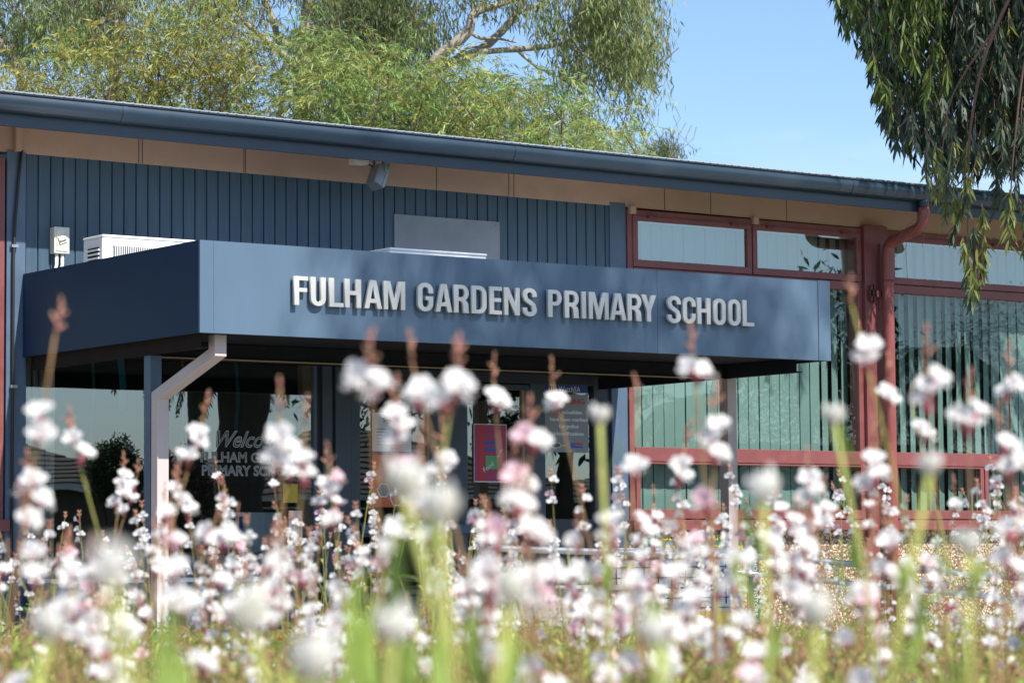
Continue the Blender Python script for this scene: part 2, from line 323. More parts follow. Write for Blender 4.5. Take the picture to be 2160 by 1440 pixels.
def bay(x0, x1, ups, lows, ang, name='window'):
    fr = MB(); R_ = 'red_paint'; y0, y1 = Y0-.03, Y0+.09
    fr.box(x0,x0+.055,y0,y1,1.02,3.64,R_); fr.box(x1-.055,x1,y0,y1,1.02,3.64,R_)
    fr.box(x0+.055,x1-.055,y0,y1,3.575,3.64,R_)                     # head
    fr.box(x0+.055,x1-.055,y0-.01,y1,3.085,3.158,R_)                # transom
    fr.box(x0+.055,x1-.055,y0-.01,y1,1.555,1.672,R_)                # lower transom
    win = fr.build(name, B, bevel=.004)
    sl = MB(); sl.box(x0-.02,x1+.02,Y0-.10,Y0+.05,.985,1.072,R_); sl.build('sill', win, .006)
    pa_ = MB()
    for a, b_ in zip(ups[:-1], ups[1:]):
        s = MB(); a1 = a+.006; b1 = b_-.006; yy = Y0-.042; t = .05
        s.box(a1,b1,yy,yy+.045,3.166,3.166+.058,R_); s.box(a1,b1,yy,yy+.045,3.55,3.59,R_)
        s.box(a1,a1+t,yy,yy+.045,3.224,3.55,R_); s.box(b1-t,b1,yy,yy+.045,3.224,3.55,R_)
        for hx in (a+.2, b_-.2): s.box(hx-.045,hx+.045,yy-.02,yy,3.572,3.596,'dark_red')
        o = s.build('sash', win, .003)
        p = MB(); p.box(a1+t,b1-t,Y0-.02,Y0-.016,3.224,3.55,'glass_top'); p.build('pane', win)
    for a, b_ in zip(lows[:-1], lows[1:]):
        s = MB(); a1 = a+.006; b1 = b_-.006; yy = Y0-.042; t = .045
        s.box(a1,b1,yy,yy+.045,1.082,1.16,R_); s.box(a1,b1,yy,yy+.045,1.535,1.549,R_); s.box(a1,a1+t,yy,yy+.045,1.16,1.535,R_); s.box(b1-t,b1,yy,yy+.045,1.16,1.535,R_)
        s.build('sash', win, .003); p = MB(); p.box(a1+t,b1-t,Y0-.02,Y0-.016,1.16,1.535,'glass_clear'); p.build('pane', win)
    p = MB(); p.box(x0+.055,x1-.055,Y0+.0,Y0+.004,1.672,3.085,'glass_clear'); p.build('pane', win)
    bl = MB(); slats(bl, x0+.04, x1-.03, 1.12, 3.56, .1165, ang); bl.box(x0+.04,x1-.03,Y0+.10,Y0+.2,3.56,3.60,'white_plastic'); bl.build('vertical_blind', win)
    return win
def angA(i, X): return (2+rnd.uniform(-1.5,1.5)) if X < 16.40 else 20
bay(14.19, 16.80, (14.235,15.531,16.79), (14.24,16.79), angA)
bay(17.10, 19.75, (17.13,18.245,19.72), (17.13,18.245,19.72), lambda i, X: 19+rnd.uniform(-5,5) if X < 18.5 else 6)
bay(20.05, 22.7, (20.08,21.4,22.67), (20.08,21.4,22.67), lambda i, X: 15+rnd.uniform(-5,5))
bay(5.95, 8.585, (5.98,7.3,8.555), (5.98,8.555), lambda i, X: 4)
for X in (16.80,19.75): 
    w = MB(); w.box(X+.0,X+.24,Y0-.07,Y0+.12,0,3.67,'red_paint'); w.box(X+.24,X+.30,Y0-.04,Y0+.12,0,3.67,'red_paint'); w.build('pillar', B, .005)
# big front window at the left of the entrance
fr = MB()
for a in ((8.75,8.765,.78,2.27),(11.165,11.19,.78,2.27)): fr.box(a[0],a[1],Y0-.01,Y0+.1,a[2],a[3],'blue_paint')
fr.box(8.765,11.165,Y0-.01,Y0+.1,2.25,2.27,'wood_trim'); fr.box(8.765,11.165,Y0-.01,Y0+.1,.78,.81,'blue_paint'); fr.box(11.085,11.165,Y0+.03,Y0+.1,.81,2.25,'wood_trim')
fw = fr.build('front_window', B)
p = MB(); p.box(8.765,11.165,Y0+.015,Y0+.019,.81,2.25,'glass'); p.build('pane', fw)
bl = MB()
for i in range(9): bl.tube([(8.80+i*.027,Y0+.16+.02*(i%2),.82),(8.80+i*.027,Y0+.16+.02*(i%2),2.24)], .016, 'blind_beige', 6, smooth=True)
bl.box(9.02,9.06,Y0+.13,Y0+.19,.82,2.24,'blind_beige'); bl.build('folded_blind', fw)
# doors and sidelight
dr = MB(); dr.box(11.50,13.93,Y0-.006,Y0+.10,2.165,2.27,'navy_door'); dr.box(11.50,11.53,Y0-.006,Y0+.1,0,2.165,'door_paint'); dr.box(13.20,13.345,Y0-.008,Y0+.1,0,2.165,'door_paint')
dr.box(13.84,13.93,Y0-.006,Y0+.1,0,2.165,'navy_door'); dr.box(13.345,13.84,Y0+.0,Y0+.08,0,1.08,'navy_door')
fe = dr.build('door_frame', B, .003)
p = MB(); p.box(13.345,13.84,Y0+.03,Y0+.034,1.08,2.165,'glass'); p.build('pane', fe)
for k, (a, b_, ga, gb) in enumerate(((11.533,12.375,11.585,12.225),(12.379,13.197,12.59,13.145))):
    d = MB(); D_ = 'door_paint'
    d.box(a,ga,Y0+.0,Y0+.045,.05,2.155,D_); d.box(gb,b_,Y0+.0,Y0+.045,.05,2.155,D_); d.box(ga,gb,Y0+.0,Y0+.045,2.11,2.155,D_); d.box(ga,gb,Y0,Y0+.045,.94,1.05,D_); d.box(ga,gb,Y0,Y0+.045,.05,.34,D_)
    d.box(ga,gb,Y0+.012,Y0+.03,.34,.40,D_); d.box(gb-.022,gb,Y0-.002,Y0+.045,1.05,2.11,'wood_trim')
    do = d.build('door', B, .003)
    p = MB(); p.box(ga,gb-.022,Y0+.02,Y0+.024,1.05,2.11,'glass'); p.box(ga,gb,Y0+.02,Y0+.024,.40,.94,'glass'); p.build('pane', do)
    q = MB(); q.box(a+.03,b_-.03,Y0-.055,Y0-.035,.965,1.035,'blue_paint'); q.box(a+.04,a+.07,Y0-.035,Y0+.0,.98,1.02,'dark_steel'); q.box(b_-.07,b_-.04,Y0-.035,Y0,.98,1.02,'dark_steel'); q.build('push_bar', do, .003)
    if k == 0:
        q = MB(); q.tube([(12.30,Y0-.0,1.46),(12.30,Y0-.05,1.46),(12.30,Y0-.05,1.22),(12.30,Y0-.0,1.22)], .010, 'galv_steel', 10); q.box(12.28,12.33,Y0-.004,Y0,1.18,1.52,'galv_steel'); q.build('handle', do)
# red downpipe with its outlet and bracket
zt = 3.77; px_, py_ = 16.985, Y0-.16
def arc(p0, p1, p2, n=6): 
    p0, p1, p2 = map(Vector, (p0,p1,p2)); return [((1-t)**2*p0+2*t*(1-t)*p1+t*t*p2) for t in [i/n for i in range(n+1)]]
w = MB(); gx, gy = 16.86, 17.50; pts = [Vector((gx,gy,3.75))]+arc((gx,gy,3.71),(gx,gy,3.60),(gx+.03,gy+.12,3.575))+arc((px_-.02,py_-.12,3.52),(px_,py_,3.50),(px_,py_,3.38))+[Vector((px_,py_,1.0)),Vector((px_,py_,0.02))]
w.tube(pts, .052, 'red_pipe', 16); w.tube([(px_,py_,3.18),(px_,py_,3.12)], .055, 'red_pipe', 16); dp = w.build('downpipe', B)
w = MB(); w.tube([(gx,gy,3.86),(gx,gy,3.745)], .048, 'gutter_blue', 14); w.build('outlet', dp)
w = MB(); w.box(16.82,16.96,Y0-.11,Y0-.09,3.03,3.09,'dark_red'); w.box(16.83,16.85,Y0-.11,Y0-.07,2.99,3.13,'dark_red'); w.box(16.87,16.885,Y0-.11,Y0-.07,2.98,3.14,'dark_red'); w.box(16.925,16.94,Y0-.12,Y0-.1,2.92,3.5,'dark_red'); w.build('bracket', dp)
# cable down the corner
w = MB(); w.tube([(8.70,Y0-.05,3.70),(8.68,Y0-.05,3.5),(8.655,Y0-.05,3.2),(8.643,Y0-.05,2.9),(8.643,Y0-.05,0.1)], .011, 'black_rubber', 8)
for z in (3.0,2.0): w.box(8.625,8.675,Y0-.064,Y0-.03,z,z+.02,'galv_steel')
w.build('cable', B)

# ------------------------------------------------------------------ entrance canopy
YF = 15.66; CX0, CX1, CZ0, CZ1 = 8.73, 14.10, 2.222, 2.815
K = thing('entrance_canopy', 'flat blue metal canopy over the entrance with steel letters on its face', 'canopy', (11.4,17,0))
w = MB(); w.box(CX0,12.45,YF,YF+.02,CZ0,CZ1,'fascia_metal'); w.box(12.453,CX1-.12,YF,YF+.02,CZ0,CZ1,'fascia_metal'); w.box(CX0+.10,CX0+.104,YF-.0025,YF,CZ0,CZ1,'fascia_metal'); w.box(CX1-.117,CX1,YF-.004,YF+.02,CZ0,CZ1+.004,'fascia_metal'); w.build('front_panel', K)
w = MB(); w.box(CX0-.003,CX0+.015,YF+.021,Y0-.035,CZ0,CZ1,'navy_metal'); w.build('side_panel', K); w = MB(); w.box(CX1-.015,CX1,YF+.021,Y0-.11,CZ0,CZ1,'navy_metal'); w.build('side_panel', K)
w = MB(); w.box(CX0+.02,CX1-.02,YF+.03,Y0-.03,2.70,2.74,'roof_metal'); w.build('roof_sheet', K)
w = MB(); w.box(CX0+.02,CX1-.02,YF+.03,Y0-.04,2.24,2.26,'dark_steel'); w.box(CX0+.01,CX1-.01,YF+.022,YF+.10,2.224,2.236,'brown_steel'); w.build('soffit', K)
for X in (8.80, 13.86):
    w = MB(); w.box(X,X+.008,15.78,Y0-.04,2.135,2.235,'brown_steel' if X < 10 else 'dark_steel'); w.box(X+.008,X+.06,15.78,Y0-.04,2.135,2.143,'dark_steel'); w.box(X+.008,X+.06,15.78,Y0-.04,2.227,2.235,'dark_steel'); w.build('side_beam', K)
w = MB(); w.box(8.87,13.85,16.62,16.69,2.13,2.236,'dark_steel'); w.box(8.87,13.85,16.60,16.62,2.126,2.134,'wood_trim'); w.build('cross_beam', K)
w = MB(); w.box(8.83,8.915,16.51,16.60,0,2.135,'blue_paint'); w.build('post', K, .003)
w = MB(); w.box(13.845,13.935,16.56,16.66,0,2.13,'post_paint'); w.build('post', K, .003)
# pale square downpipe at the canopy corner
a0 = Vector(onY(462,712,15.80)); X1 = onY(336,900,16.45)[0]; s = .043
w = MB(); zt = 2.225
pA = [Vector((a0.x,15.82,zt)),Vector((a0.x,15.82,2.115)),Vector((X1,16.44,1.855)),Vector((X1,16.44,.02))]
w2 = MB()
def sqpipe(mb, P, s, m):
    v = []
    for i, p in enumerate(P):
        d = .35*s
        if i == 0: ring = [(-s,-s,0),(s,-s,0),(s,s,0),(-s,s,0)]
        elif i == 1: ring = [(-s,-s,-.03),(s,-s,-.03),(s,s,.02),(-s,s,.02)]
        elif i == 2: ring = [(-s,-s,-.02),(s,-s,-.02),(s,s,.03),(-s,s,.03)]
        else: ring = [(-s,-s,0),(s,-s,0),(s,s,0),(-s,s,0)]
        v += [(p.x+a, p.y+b_, p.z+c) for a, b_, c in ring]
    f = [(0,3,2,1),(12,13,14,15)]
    for i in range(3):
        for j in range(4): f.append((i*4+j,i*4+(j+1)%4,(i+1)*4+(j+1)%4,(i+1)*4+j))
    mb.add(v, f, m)
sqpipe(w, pA, s, 'pinkish_white'); w.build('downpipe', K, .003)

# ------------------------------------------------------------------ steel letters (outlines drawn here)
def stroke(path, a, b_):
    n = len(path); Lp = []; Rp = []
    for i in range(n):
        p = np.array(path[i]); q = np.array(path[max(0,i-1)]); r = np.array(path[min(n-1,i+1)])
        t = r-q; t = t/np.linalg.norm(t); nx, ny = -t[1], t[0]
        Lp.append((p[0]+nx*a/2, p[1]+ny*b_/2)); Rp.append((p[0]-nx*a/2, p[1]-ny*b_/2))
    return [Lp+Rp[::-1]]
def el(cx, cy, rx, ry, a0, a1, n=10): return [(cx+rx*math.cos(math.radians(a0+(a1-a0)*i/n)), cy+ry*math.sin(math.radians(a0+(a1-a0)*i/n))) for i in range(n+1)]
def rr(x0, y0, x1, y1, rx, ry): return el(x1-rx,y1-ry,rx,ry,0,90,6)+el(x0+rx,y1-ry,rx,ry,90,180,6)+el(x0+rx,y0+ry,rx,ry,180,270,6)+el(x1-rx,y0+ry,rx,ry,270,360,6)
def glyph(c, w, h, a, b):
    if c == 'I': return [[(0,0),(w,0),(w,h),(0,h)]]
    if c == 'L': return [[(0,0),(w,0),(w,b),(a,b),(a,h),(0,h)]]
    if c == 'F': m_ = h*.46; return [[(0,0),(a,0),(a,m_),(w*.93,m_),(w*.93,m_+b),(a,m_+b),(a,h-b),(w,h-b),(w,h),(0,h)]]
    if c == 'E': m_ = h*.45; return [[(0,0),(w,0),(w,b),(a,b),(a,m_),(w*.93,m_),(w*.93,m_+b),(a,m_+b),(a,h-b),(w,h-b),(w,h),(0,h)]]
    if c == 'H': m_ = h*.44; return [[(0,0),(a,0),(a,m_),(w-a,m_),(w-a,0),(w,0),(w,h),(w-a,h),(w-a,m_+b),(a,m_+b),(a,h),(0,h)]]
    if c == 'U':
        rx, ry = w/2, h*.26
        o = [(0,h)]+el(w/2,ry,rx,ry,180,360,14)+[(w,h),(w-a,h)]+el(w/2,ry,rx-a,ry-b,360,180,12)+[(a,h)]
        return [o]
    if c == 'O': return [rr(0,-.01*h,w,1.01*h,w/2,h*.27), rr(a,b,w-a,h-b,w/2-a,h*.27-b)]
    if c == 'D': 
        o = [(0,0)]+el(w-w*.48,h*.3,w*.48,h*.3,270,360,7)+el(w-w*.48,h*.7,w*.48,h*.3,0,90,7)+[(0,h)]
        i_ = [(a,b)]+el(w-w*.48,h*.3,w*.48-a,h*.3-b,270,360,6)+el(w-w*.48,h*.7,w*.48-a,h*.3-b,0,90,6)+[(a,h-b)]
        return [o, i_]
    if c in 'PR':
        y = h*.42; k = w*.97; rx = w*.42; ry = (h-y)/2
        o = [(0,0),(a,0),(a,y)]
        if c == 'R':
            o += [(w*.40,y),(w*.50,y*.93),(w*.57,y*.78),(w*.62,0),(w*1.0,0),(w*.96,y*.12),(w*.94,y*.75),(w*.86,y*.98),(w*.74,y*1.10)]
            o += el(k-rx,y+ry,rx,ry,-50,90,9)
        else: o += el(k-rx,y+ry,rx,ry,270,450,12)
        o += [(0,h)]
        i_ = [(a,y+b)]+el(k-rx,y+ry,rx-a*.95,ry-b,270,450,10)+[(a,h-b)]
        return [o, i_]
    if c == 'A':
        t = w*.34; m0, m1 = h*.20, h*.20+b; e = a*1.0
        xl = lambda y: e+(w*.5-e)*y/(h*.86); xr = lambda y: w-xl(y)
        o = [(0,0),(e,0),(xl(m0)+.0,m0),(xr(m0),m0),(w-e,0),(w,0),(w-w*.33,h),(w*.33,h)]
        i_ = [(xl(m1),m1),(xr(m1),m1),(w*.5,h*.82)]
        return [o, i_]
    if c == 'M': return [[(0,0),(a*.9,0),(a*.9,h*.72),(w*.5-a*.42,0),(w*.5+a*.42,0),(w-a*.9,h*.72),(w-a*.9,0),(w,0),(w,h),(w-a*1.35,h),(w*.5,h*.34),(a*1.35,h),(0,h)]]
    if c == 'N': return [[(0,0),(a*.9,0),(a*.9,h*.62),(w-a*1.0,0),(w,0),(w,h),(w-a*.9,h),(w-a*.9,h*.38),(a*1.0,h),(0,h)]]
    if c == 'Y': return [[(w/2-a/2,0),(w/2+a/2,0),(w/2+a/2,h*.42),(w,h),(w-a*1.1,h),(w/2,h*.62),(a*1.1,h),(0,h),(w/2-a/2,h*.42)]]
    if c in 'CG':
        rx, ry = w/2, h*.27; cx = w/2
        pc = lambda rx_, ry_, a0, a1, cy, n=8: el(cx,cy,rx_,ry_,a0,a1,n)
        o = [(w,h*.64)]+pc(rx,ry+.01*h,0,180,h*.73,14)[0:]+pc(rx,ry+.01*h,180,360,h*.27,14)
        if c == 'C':
            o += [(w,h*.38),(w-a,h*.38)]+pc(rx-a,ry-b,360,180,h*.27,12)+pc(rx-a,ry-b,180,0,h*.73,12)+[(w-a,h*.64)]
        else:
            o = o[:-1]+[(w,h*.20),(w,h*.53),(w*.52,h*.53),(w*.52,h*.53-b),(w-a*.95,h*.53-b),(w-a*.95,h*.27)]+pc(rx-a,ry-b,350,180,h*.27,12)+pc(rx-a,ry-b,180,0,h*.73,12)+[(w-a,h*.64)]
        return [o]
    if c == 'S':
        rx = (w-a)/2; cx = w/2; r1 = h*.235-b/2+.01*h
        top = el(cx,h*.765,rx,r1,-8,190,14); bot = el(cx,h*.235,rx,r1,10,-188,14)
        top = [(cx+rx,h*.70)]+top[1:]
        path = top+[(cx-rx*.75,h*.60),(cx-rx*.25,h*.535),(cx+rx*.25,h*.475),(cx+rx*.75,h*.40)]+bot[1:-1]+[(cx-rx,h*.30)]
        return stroke(path, a, b*1.1)
LET = [('F',621,650),('U',656,687.7),('L',695,725),('H',728,762),('A',769,806),('M',810,855),('G',881.7,914),('A',919,954),('R',958,990),('D',995,1026.7),('E',1033,1059),('N',1064,1096.7),('S',1103,1132.7),
       ('P',1156.7,1186),('R',1191.7,1222),('I',1227.7,1236.5),('M',1242.7,1284),('A',1287,1321),('R',1324,1353.8),('Y',1353.8,1384.4),('S',1408.3,1436.5),('C',1440.6,1467.7),('H',1471,1499),('O',1505,1531),('O',1536.5,1562),('L',1566.7,1590.6)]
SL = thing('sign_lettering', 'brushed steel school name in raised capitals along the canopy front', 'sign', (9.43,YF,2.42))
def curve_letter(polys, ext, name, m):
    cu = bpy.data.curves.new(name, 'CURVE'); cu.dimensions = '2D'; cu.fill_mode = 'BOTH'; cu.extrude = ext; cu.bevel_depth = .0012; cu.bevel_resolution = 0; cu.offset = -.0012
    for P in polys:
        sp = cu.splines.new('POLY'); sp.points.add(len(P)-1); sp.use_cyclic_u = True
        for i, (a, b_) in enumerate(P): sp.points[i].co = (a, b_, 0, 1)
    o = bpy.data.objects.new(name, cu); C.objects.link(o); dg = bpy.context.evaluated_depsgraph_get(); me = bpy.data.meshes.new_from_object(o.evaluated_get(dg)); bpy.data.objects.remove(o)
    me.materials.clear(); me.materials.append(MATS[m]); return me
for c, p0, p1 in LET:
    YL = YF-.045; xa = onY(p0,640,YL)[0]; xb = onY(p1,640,YL)[0]; wd = xb-xa; hh = .190
    zb = 2.425+(xa-9.43)*(.020/3.9); a_ = .037 if c not in 'I' else wd
    me = curve_letter(glyph(c, wd, hh, a_, .027), .012, 'letter', 'brushed_steel')
    o = bpy.data.objects.new('letter', me); C.objects.link(o); o.parent = SL; o.location = Vector((xa, YF-.033, zb))-Vector(SL.location); o.rotation_euler = (PI/2,0,0)

# ------------------------------------------------------------------ things on and around the building
w = MB(); w.box(11.90,12.905,Y0-.014,Y0-.002,2.86,3.452,'grey_sheet')
for X in (11.93,12.4,12.87): w.tube([(X,Y0-.017,3.42),(X,Y0-.012,3.42)], .008, 'lamp_grey', 8)
tag(w.build('cover_panel'), 'plain grey sheet panel screwed over the blue boarded wall', 'panel')
def aircon(loc, label):
    t = thing('air_conditioner', label, 'air conditioner', loc, 'air conditioner units on the canopy roof')
    W_, H_, D_ = .86,.34,.30
    b = MB(); b.box(0,W_,.006,D_,-.26,H_-.012,'white_plastic'); b.box(-.004,W_+.004,-.004,D_+.004,H_-.012,H_+.006,'white_plastic'); b.build('casing', t, .012, loc=(0,0,0))
    b = MB()
    for i in range(36): X = .09+i*.0145; b.box(X,X+.005,-.010,-.004,-.2,H_-.065,'white_plastic')
    for z in (-.1,.03,.15,.27): b.box(.085,.61,-.006,-.002,z,z+.006,'white_plastic')
    b.box(.085,.61,.0035,.0065,-.2,H_-.062,'black_gap'); b.build('grille', t, 0, loc=(0,0,0))
    b = MB(); b.box(-.006,-.001,.05,.22,-.2,H_-.08,'black_gap')
    for i in range(16): b.box(-.016,-.006,.04,.23,-.2+i*.029,-.188+i*.029,'white_plastic')
    b.build('side_louvre', t, 0, loc=(0,0,0))
    b = MB(); b.box(.1,.16,.0,D_,-.30,-.26,'dark_steel'); b.box(.7,.76,0,D_,-.30,-.26,'dark_steel'); b.build('foot', t, 0, loc=(0,0,0))
    return t
aircon((8.985,17.5,2.715), 'white outdoor air conditioner with vertical grille above the canopy\'s left corner').location = (8.985,17.5,3.04-.34)
t2 = aircon((11.06,17.0,2.64), 'white air conditioner showing only its top edge in front of the grey panel'); t2.location = (11.06,17.02,3.022-.34)
for o in list(bpy.data.objects):
    if o.name.startswith('air_conditioner'): 
        for ch in o.children: ch.location = (0,0,0)
sw = thing('isolator_switch', 'weathered cream switch box with two conduits on the blue wall', 'switch box', (9.01,Y0,2.9))
w = MB(); w.box(8.95,9.07,Y0-.075,Y0-.0,2.975,3.165,'cream_plastic'); w.box(8.965,9.055,Y0-.082,Y0-.075,2.99,3.15,'cream_plastic'); w.build('box', sw, .006)
w = MB(); w.obox((9.01,Y0-.088,3.075),(.03,0,.012),(0,.005,0),(-.010,0,.025),'cream_plastic'); w.obox((9.01,Y0-.1,3.075),(.026,0,.010),(0,.008,0),(-.002,0,.005),'cream_plastic'); w.build('lever', sw, .002)
for X in (8.985,9.03): w = MB(); w.tube([(X,Y0-.04,2.975),(X,Y0-.04,2.90),(X-.012,Y0-.04,2.85),(X-.012,Y0-.06,2.7)], .013, 'white_plastic', 10); w.build('conduit', sw)
# floodlight
Yg = 17.85; fl = thing('floodlight', 'small grey floodlight hanging from its bracket under the eave', 'floodlight', tuple(onY(800,345,Yg)))
c0 = np.array(onY(800,372,Yg)); w = MB()
nl_ = np.array((.81,-.58,0))*.80+np.array((.58,.81,0))*.42+np.array((0,0,-.30)); ux = np.cross(nl_,(0,0,1.)); ux /= np.linalg.norm(ux); uz = np.cross(ux,nl_); uz /= np.linalg.norm(uz); uy = -nl_/np.linalg.norm(nl_)
V = []
for k, (s0, s1, d0) in enumerate(((.075,.070,.06),(.10,.092,-.0),(.108,.10,-.008),(.108,.10,-.026))):
    for a, b_ in ((-1,-1),(1,-1),(1,1),(-1,1)): V.append(c0+ux*a*s0+uz*b_*s1+uy*d0)
f = [(3,2,1,0),(12,13,14,15)]+[(4*k+j,4*k+(j+1)%4,4*k+4+(j+1)%4,4*k+4+j) for k in range(3) for j in range(4)]
w.add(V, f, 'lamp_grey'); w.build('housing', fl, .006)
w = MB(); w.obox(c0-uy*.0275, ux*.09, uz*.084, uy*.001, 'paper_grey'); w.build('lens', fl)
top = np.array(onY(779,335,Yg)); 
w = MB()
for sgn in (-1,1): 
    e0 = c0+ux*sgn*.112+uz*.02; e1 = np.array((e0[0], e0[1], 3.87))-ux*sgn*.01; 
    mid = (e0+e1)/2; d = (e1-e0)/2; w.obox(mid, d, uy*.012, ux*.003, 'lamp_grey')
w.obox(np.array((c0[0],c0[1],3.873)), ux*.085, (0,.03,0), (0,0,.003), 'lamp_grey'); w.build('bracket', fl)
w = MB(); q = c0+np.array((-.16,.03,.17)); w.tube([q,q+np.array((.03,0,-.06)),c0+uz*.06-ux*.04+uy*.03], .006, 'black_rubber', 8); w.tube([c0-ux*.03+uz*.075,c0-ux*.0+uz*.15,c0+ux*.05+uz*.14,c0+ux*.055+uz*.08], .006, 'black_rubber', 8); w.build('cable', fl)
bx = onY(757,342,17.85); w = MB(); w.box(bx[0]-.06,bx[0]+.06,17.80,17.90,bx[2]-.02,bx[2]+.03,'cream_plastic'); tag(w.build('junction_box', None, .004), 'flat cream junction box on the soffit beside the floodlight', 'junction box')

# notices on the glass -------------------------------------------------
def notice(name, label, cat, x0, x1, z0, z1, m, y=Y0+.008):
    t = thing(name, label, cat, ((x0+x1)/2,y,z0)); w = MB(); w.box(x0,x1,y-.001,y+.001,z0,z1,m); w.build('sheet', t); return t
t = notice('notice_sheet', 'white printed notice above the orange poster on the left door', 'notice', 11.70,12.06,1.60,1.90,'paper_white')
text('Sign in', .05, 'paper_blue', (11.86,Y0+.006,1.84), t, 'print')
w = MB()
for i in range(6): w.box(11.74,12.0-.03*(i%2),Y0+.005,Y0+.0065,1.77-i*.024,1.774-i*.024,'paper_blue')
w.build('print', t)
t = notice('poster', 'orange poster with pale hexagons on the left door glass', 'poster', 11.70,12.20,1.17,1.575,'paper_orange')
w = MB()
for (hx, hz, m_) in ((11.80,1.30,'paper_white'),(11.92,1.235,'paper_orange'),(11.93,1.37,'paper_white'),(12.06,1.44,'paper_white'),(12.05,1.31,'paper_white')):
    for r, dy, mm in ((.062,.0,'paper_white'),(.052,.0012,'paper_grey' if m_ == 'paper_white' else 'paper_orange')):
        v = [(hx+r*math.cos(i*PI/3),Y0+.0062-dy,hz+r*math.sin(i*PI/3)) for i in range(6)]; w.add(v, [tuple(range(6))], mm)
w.build('print', t)
w = MB(); w.box(11.70,12.06,Y0+.0068,Y0+.009,1.578,1.598,'paper_blue'); tag(w.build('label_strip'), 'narrow dark blue strip between the white notice and orange poster', 'label')
t = notice('poster', 'magenta healthy food poster with green shape on the right door', 'poster', 12.653,12.973,1.37,1.832,'paper_white')
w = MB(); w.box(12.659,12.967,Y0+.0045,Y0+.0062,1.378,1.826,'paper_pink'); w.box(12.70,12.74,Y0+.003,Y0+.0045,1.378,1.826,'print_red')
w.box(12.765,12.885,Y0+.003,Y0+.0045,1.475,1.58,'paper_green')
for i in range(2): w.box(12.76,12.88,Y0+.003,Y0+.0045,1.62+i*.05,1.645+i*.05,'toy_blue')
w.build('print', t)
text('Food', .055, 'paper_white', (12.79,Y0+.002,1.49), t, 'print', rot=(PI/2,-.6,0)); text('fresh is', .02, 'paper_white', (12.90,Y0+.002,1.40), t, 'print'); text('for life', .03, 'paper_white', (12.90,Y0+.002,1.60), t, 'print', rot=(PI/2,-1.0,0))
t = notice('window_sign', 'grey police warning sign with white words in the sidelight', 'sign', 13.36,13.80,1.62,2.09,'paper_grey', Y0+.02)
text('WARNING', .06, 'print_red', (13.58,Y0+.017,2.03), t, 'print', width=.37, bold=.001)
for i, (s_, z) in enumerate((('all valuables', 1.945),('have been marked',1.885),('for police',1.83),('identification',1.77))): text(s_, .043, 'paper_white', (13.60,Y0+.017,z), t, 'print', bold=.0008, width=(.27,.38,.2,.30)[i])
w = MB(); v = [(13.47+.055*math.cos(i*PI/8),Y0+.018,1.675+.025*math.sin(i*PI/8)) for i in range(16)]; w.add(v, [tuple(range(16))], 'print_yellow'); v = [(13.47+.045*math.cos(i*PI/8),Y0+.0168,1.675+.018*math.sin(i*PI/8)) for i in range(16)]; w.add(v, [tuple(range(16))], 'paper_blue'); w.box(13.53,13.57,Y0+.0165,Y0+.018,1.67,1.68,'print_yellow')
w.box(13.62,13.66,Y0+.0165,Y0+.0185,1.655,1.695,'toy_blue'); w.box(13.665,13.74,Y0+.0165,Y0+.0185,1.68,1.695,'print_red'); w.box(13.665,13.74,Y0+.0165,Y0+.0185,1.655,1.672,'toy_blue'); w.build('print', t)
t = notice('window_sticker', 'dark blue watch badge sticker at the top of the sidelight', 'sticker', 13.36,13.80,2.105,2.165-.0,'paper_blue', Y0+.02)
text('WatchSA', .062, 'paper_white', (13.61,Y0+.017,2.13), t, 'print', width=.22)
w = MB()
for i in range(4): w.tube([(13.41+i*.022,Y0+.018,2.115),(13.405+i*.022,Y0+.018,2.150)], .005, 'paper_white', 6); w.tube([(13.405+i*.022,Y0+.018,2.155),(13.405+i*.022,Y0+.018,2.162)], .005, 'paper_white', 6)
w.build('print', t)
WL = thing('window_lettering', 'white outlined Welcome and school name written on the front window', 'sign', (10.65,Y0,1.4))
text('Welcome', .17, 'etch_white', (10.60,Y0+.010,1.665), WL, 'welcome_word', width=.60, shear=.45, outline=.0042)
text('FULHAM GARDENS', .105, 'etch_white', (10.64,Y0+.010,1.532), WL, 'school_name', width=.90, outline=.0036)
text('PRIMARY SCHOOL', .105, 'etch_white', (10.63,Y0+.010,1.432), WL, 'school_name', width=.86, outline=.0036)
# items seen through the front window
def inside(name, label, cat, boxes):
    w = MB()
    for b in boxes: w.box(*b)
    return tag(w.build(name, None, .002), label, cat)
for k, (px, w_, m_, z0, lab) in enumerate(((258,.06,'toy_teal',1.9,'teal paper streamer hanging inside the front window left of the post'),(501,.035,'toy_teal',1.75,'thin teal streamer hanging inside above the window lettering'),(387,.022,'toy_orange',1.6,'thin orange streamer hanging inside beside the pale downpipe'),(196,.03,'toy_green',1.5,'dark green streamer hanging inside near the folded blind'))):
    X = onY(px,800,Y0+.6)[0]; w = MB(); n = 8; v = []
    for i in range(n+1): z = 2.6-(2.6-z0)*i/n; q = .01*math.sin(i*1.3+k); v += [(X-w_/2+q,Y0+.6,z),(X+w_/2+q,Y0+.61,z),(X+w_/2+q,Y0+.613,z),(X-w_/2+q,Y0+.603,z)]
    w.add(v, [(4*i+j,4*i+(j+1)%4,4*i+4+(j+1)%4,4*i+4+j) for i in range(n) for j in range(4)], m_); tag(w.build('paper_streamer'), lab, 'streamer')
inside('display_board', 'white and blue leaning display board inside the front window', 'board', [(10.62,11.02,Y0+.22,Y0+.24,.83,1.13,'paper_white'),(10.64,10.67,Y0+.214,Y0+.22,.85,1.1,'toy_blue')])
inside('yellow_notice', 'yellow paper notice taped low on the front window', 'notice', [(10.90,11.03,Y0+.008,Y0+.011,1.20,1.34,'print_yellow')])
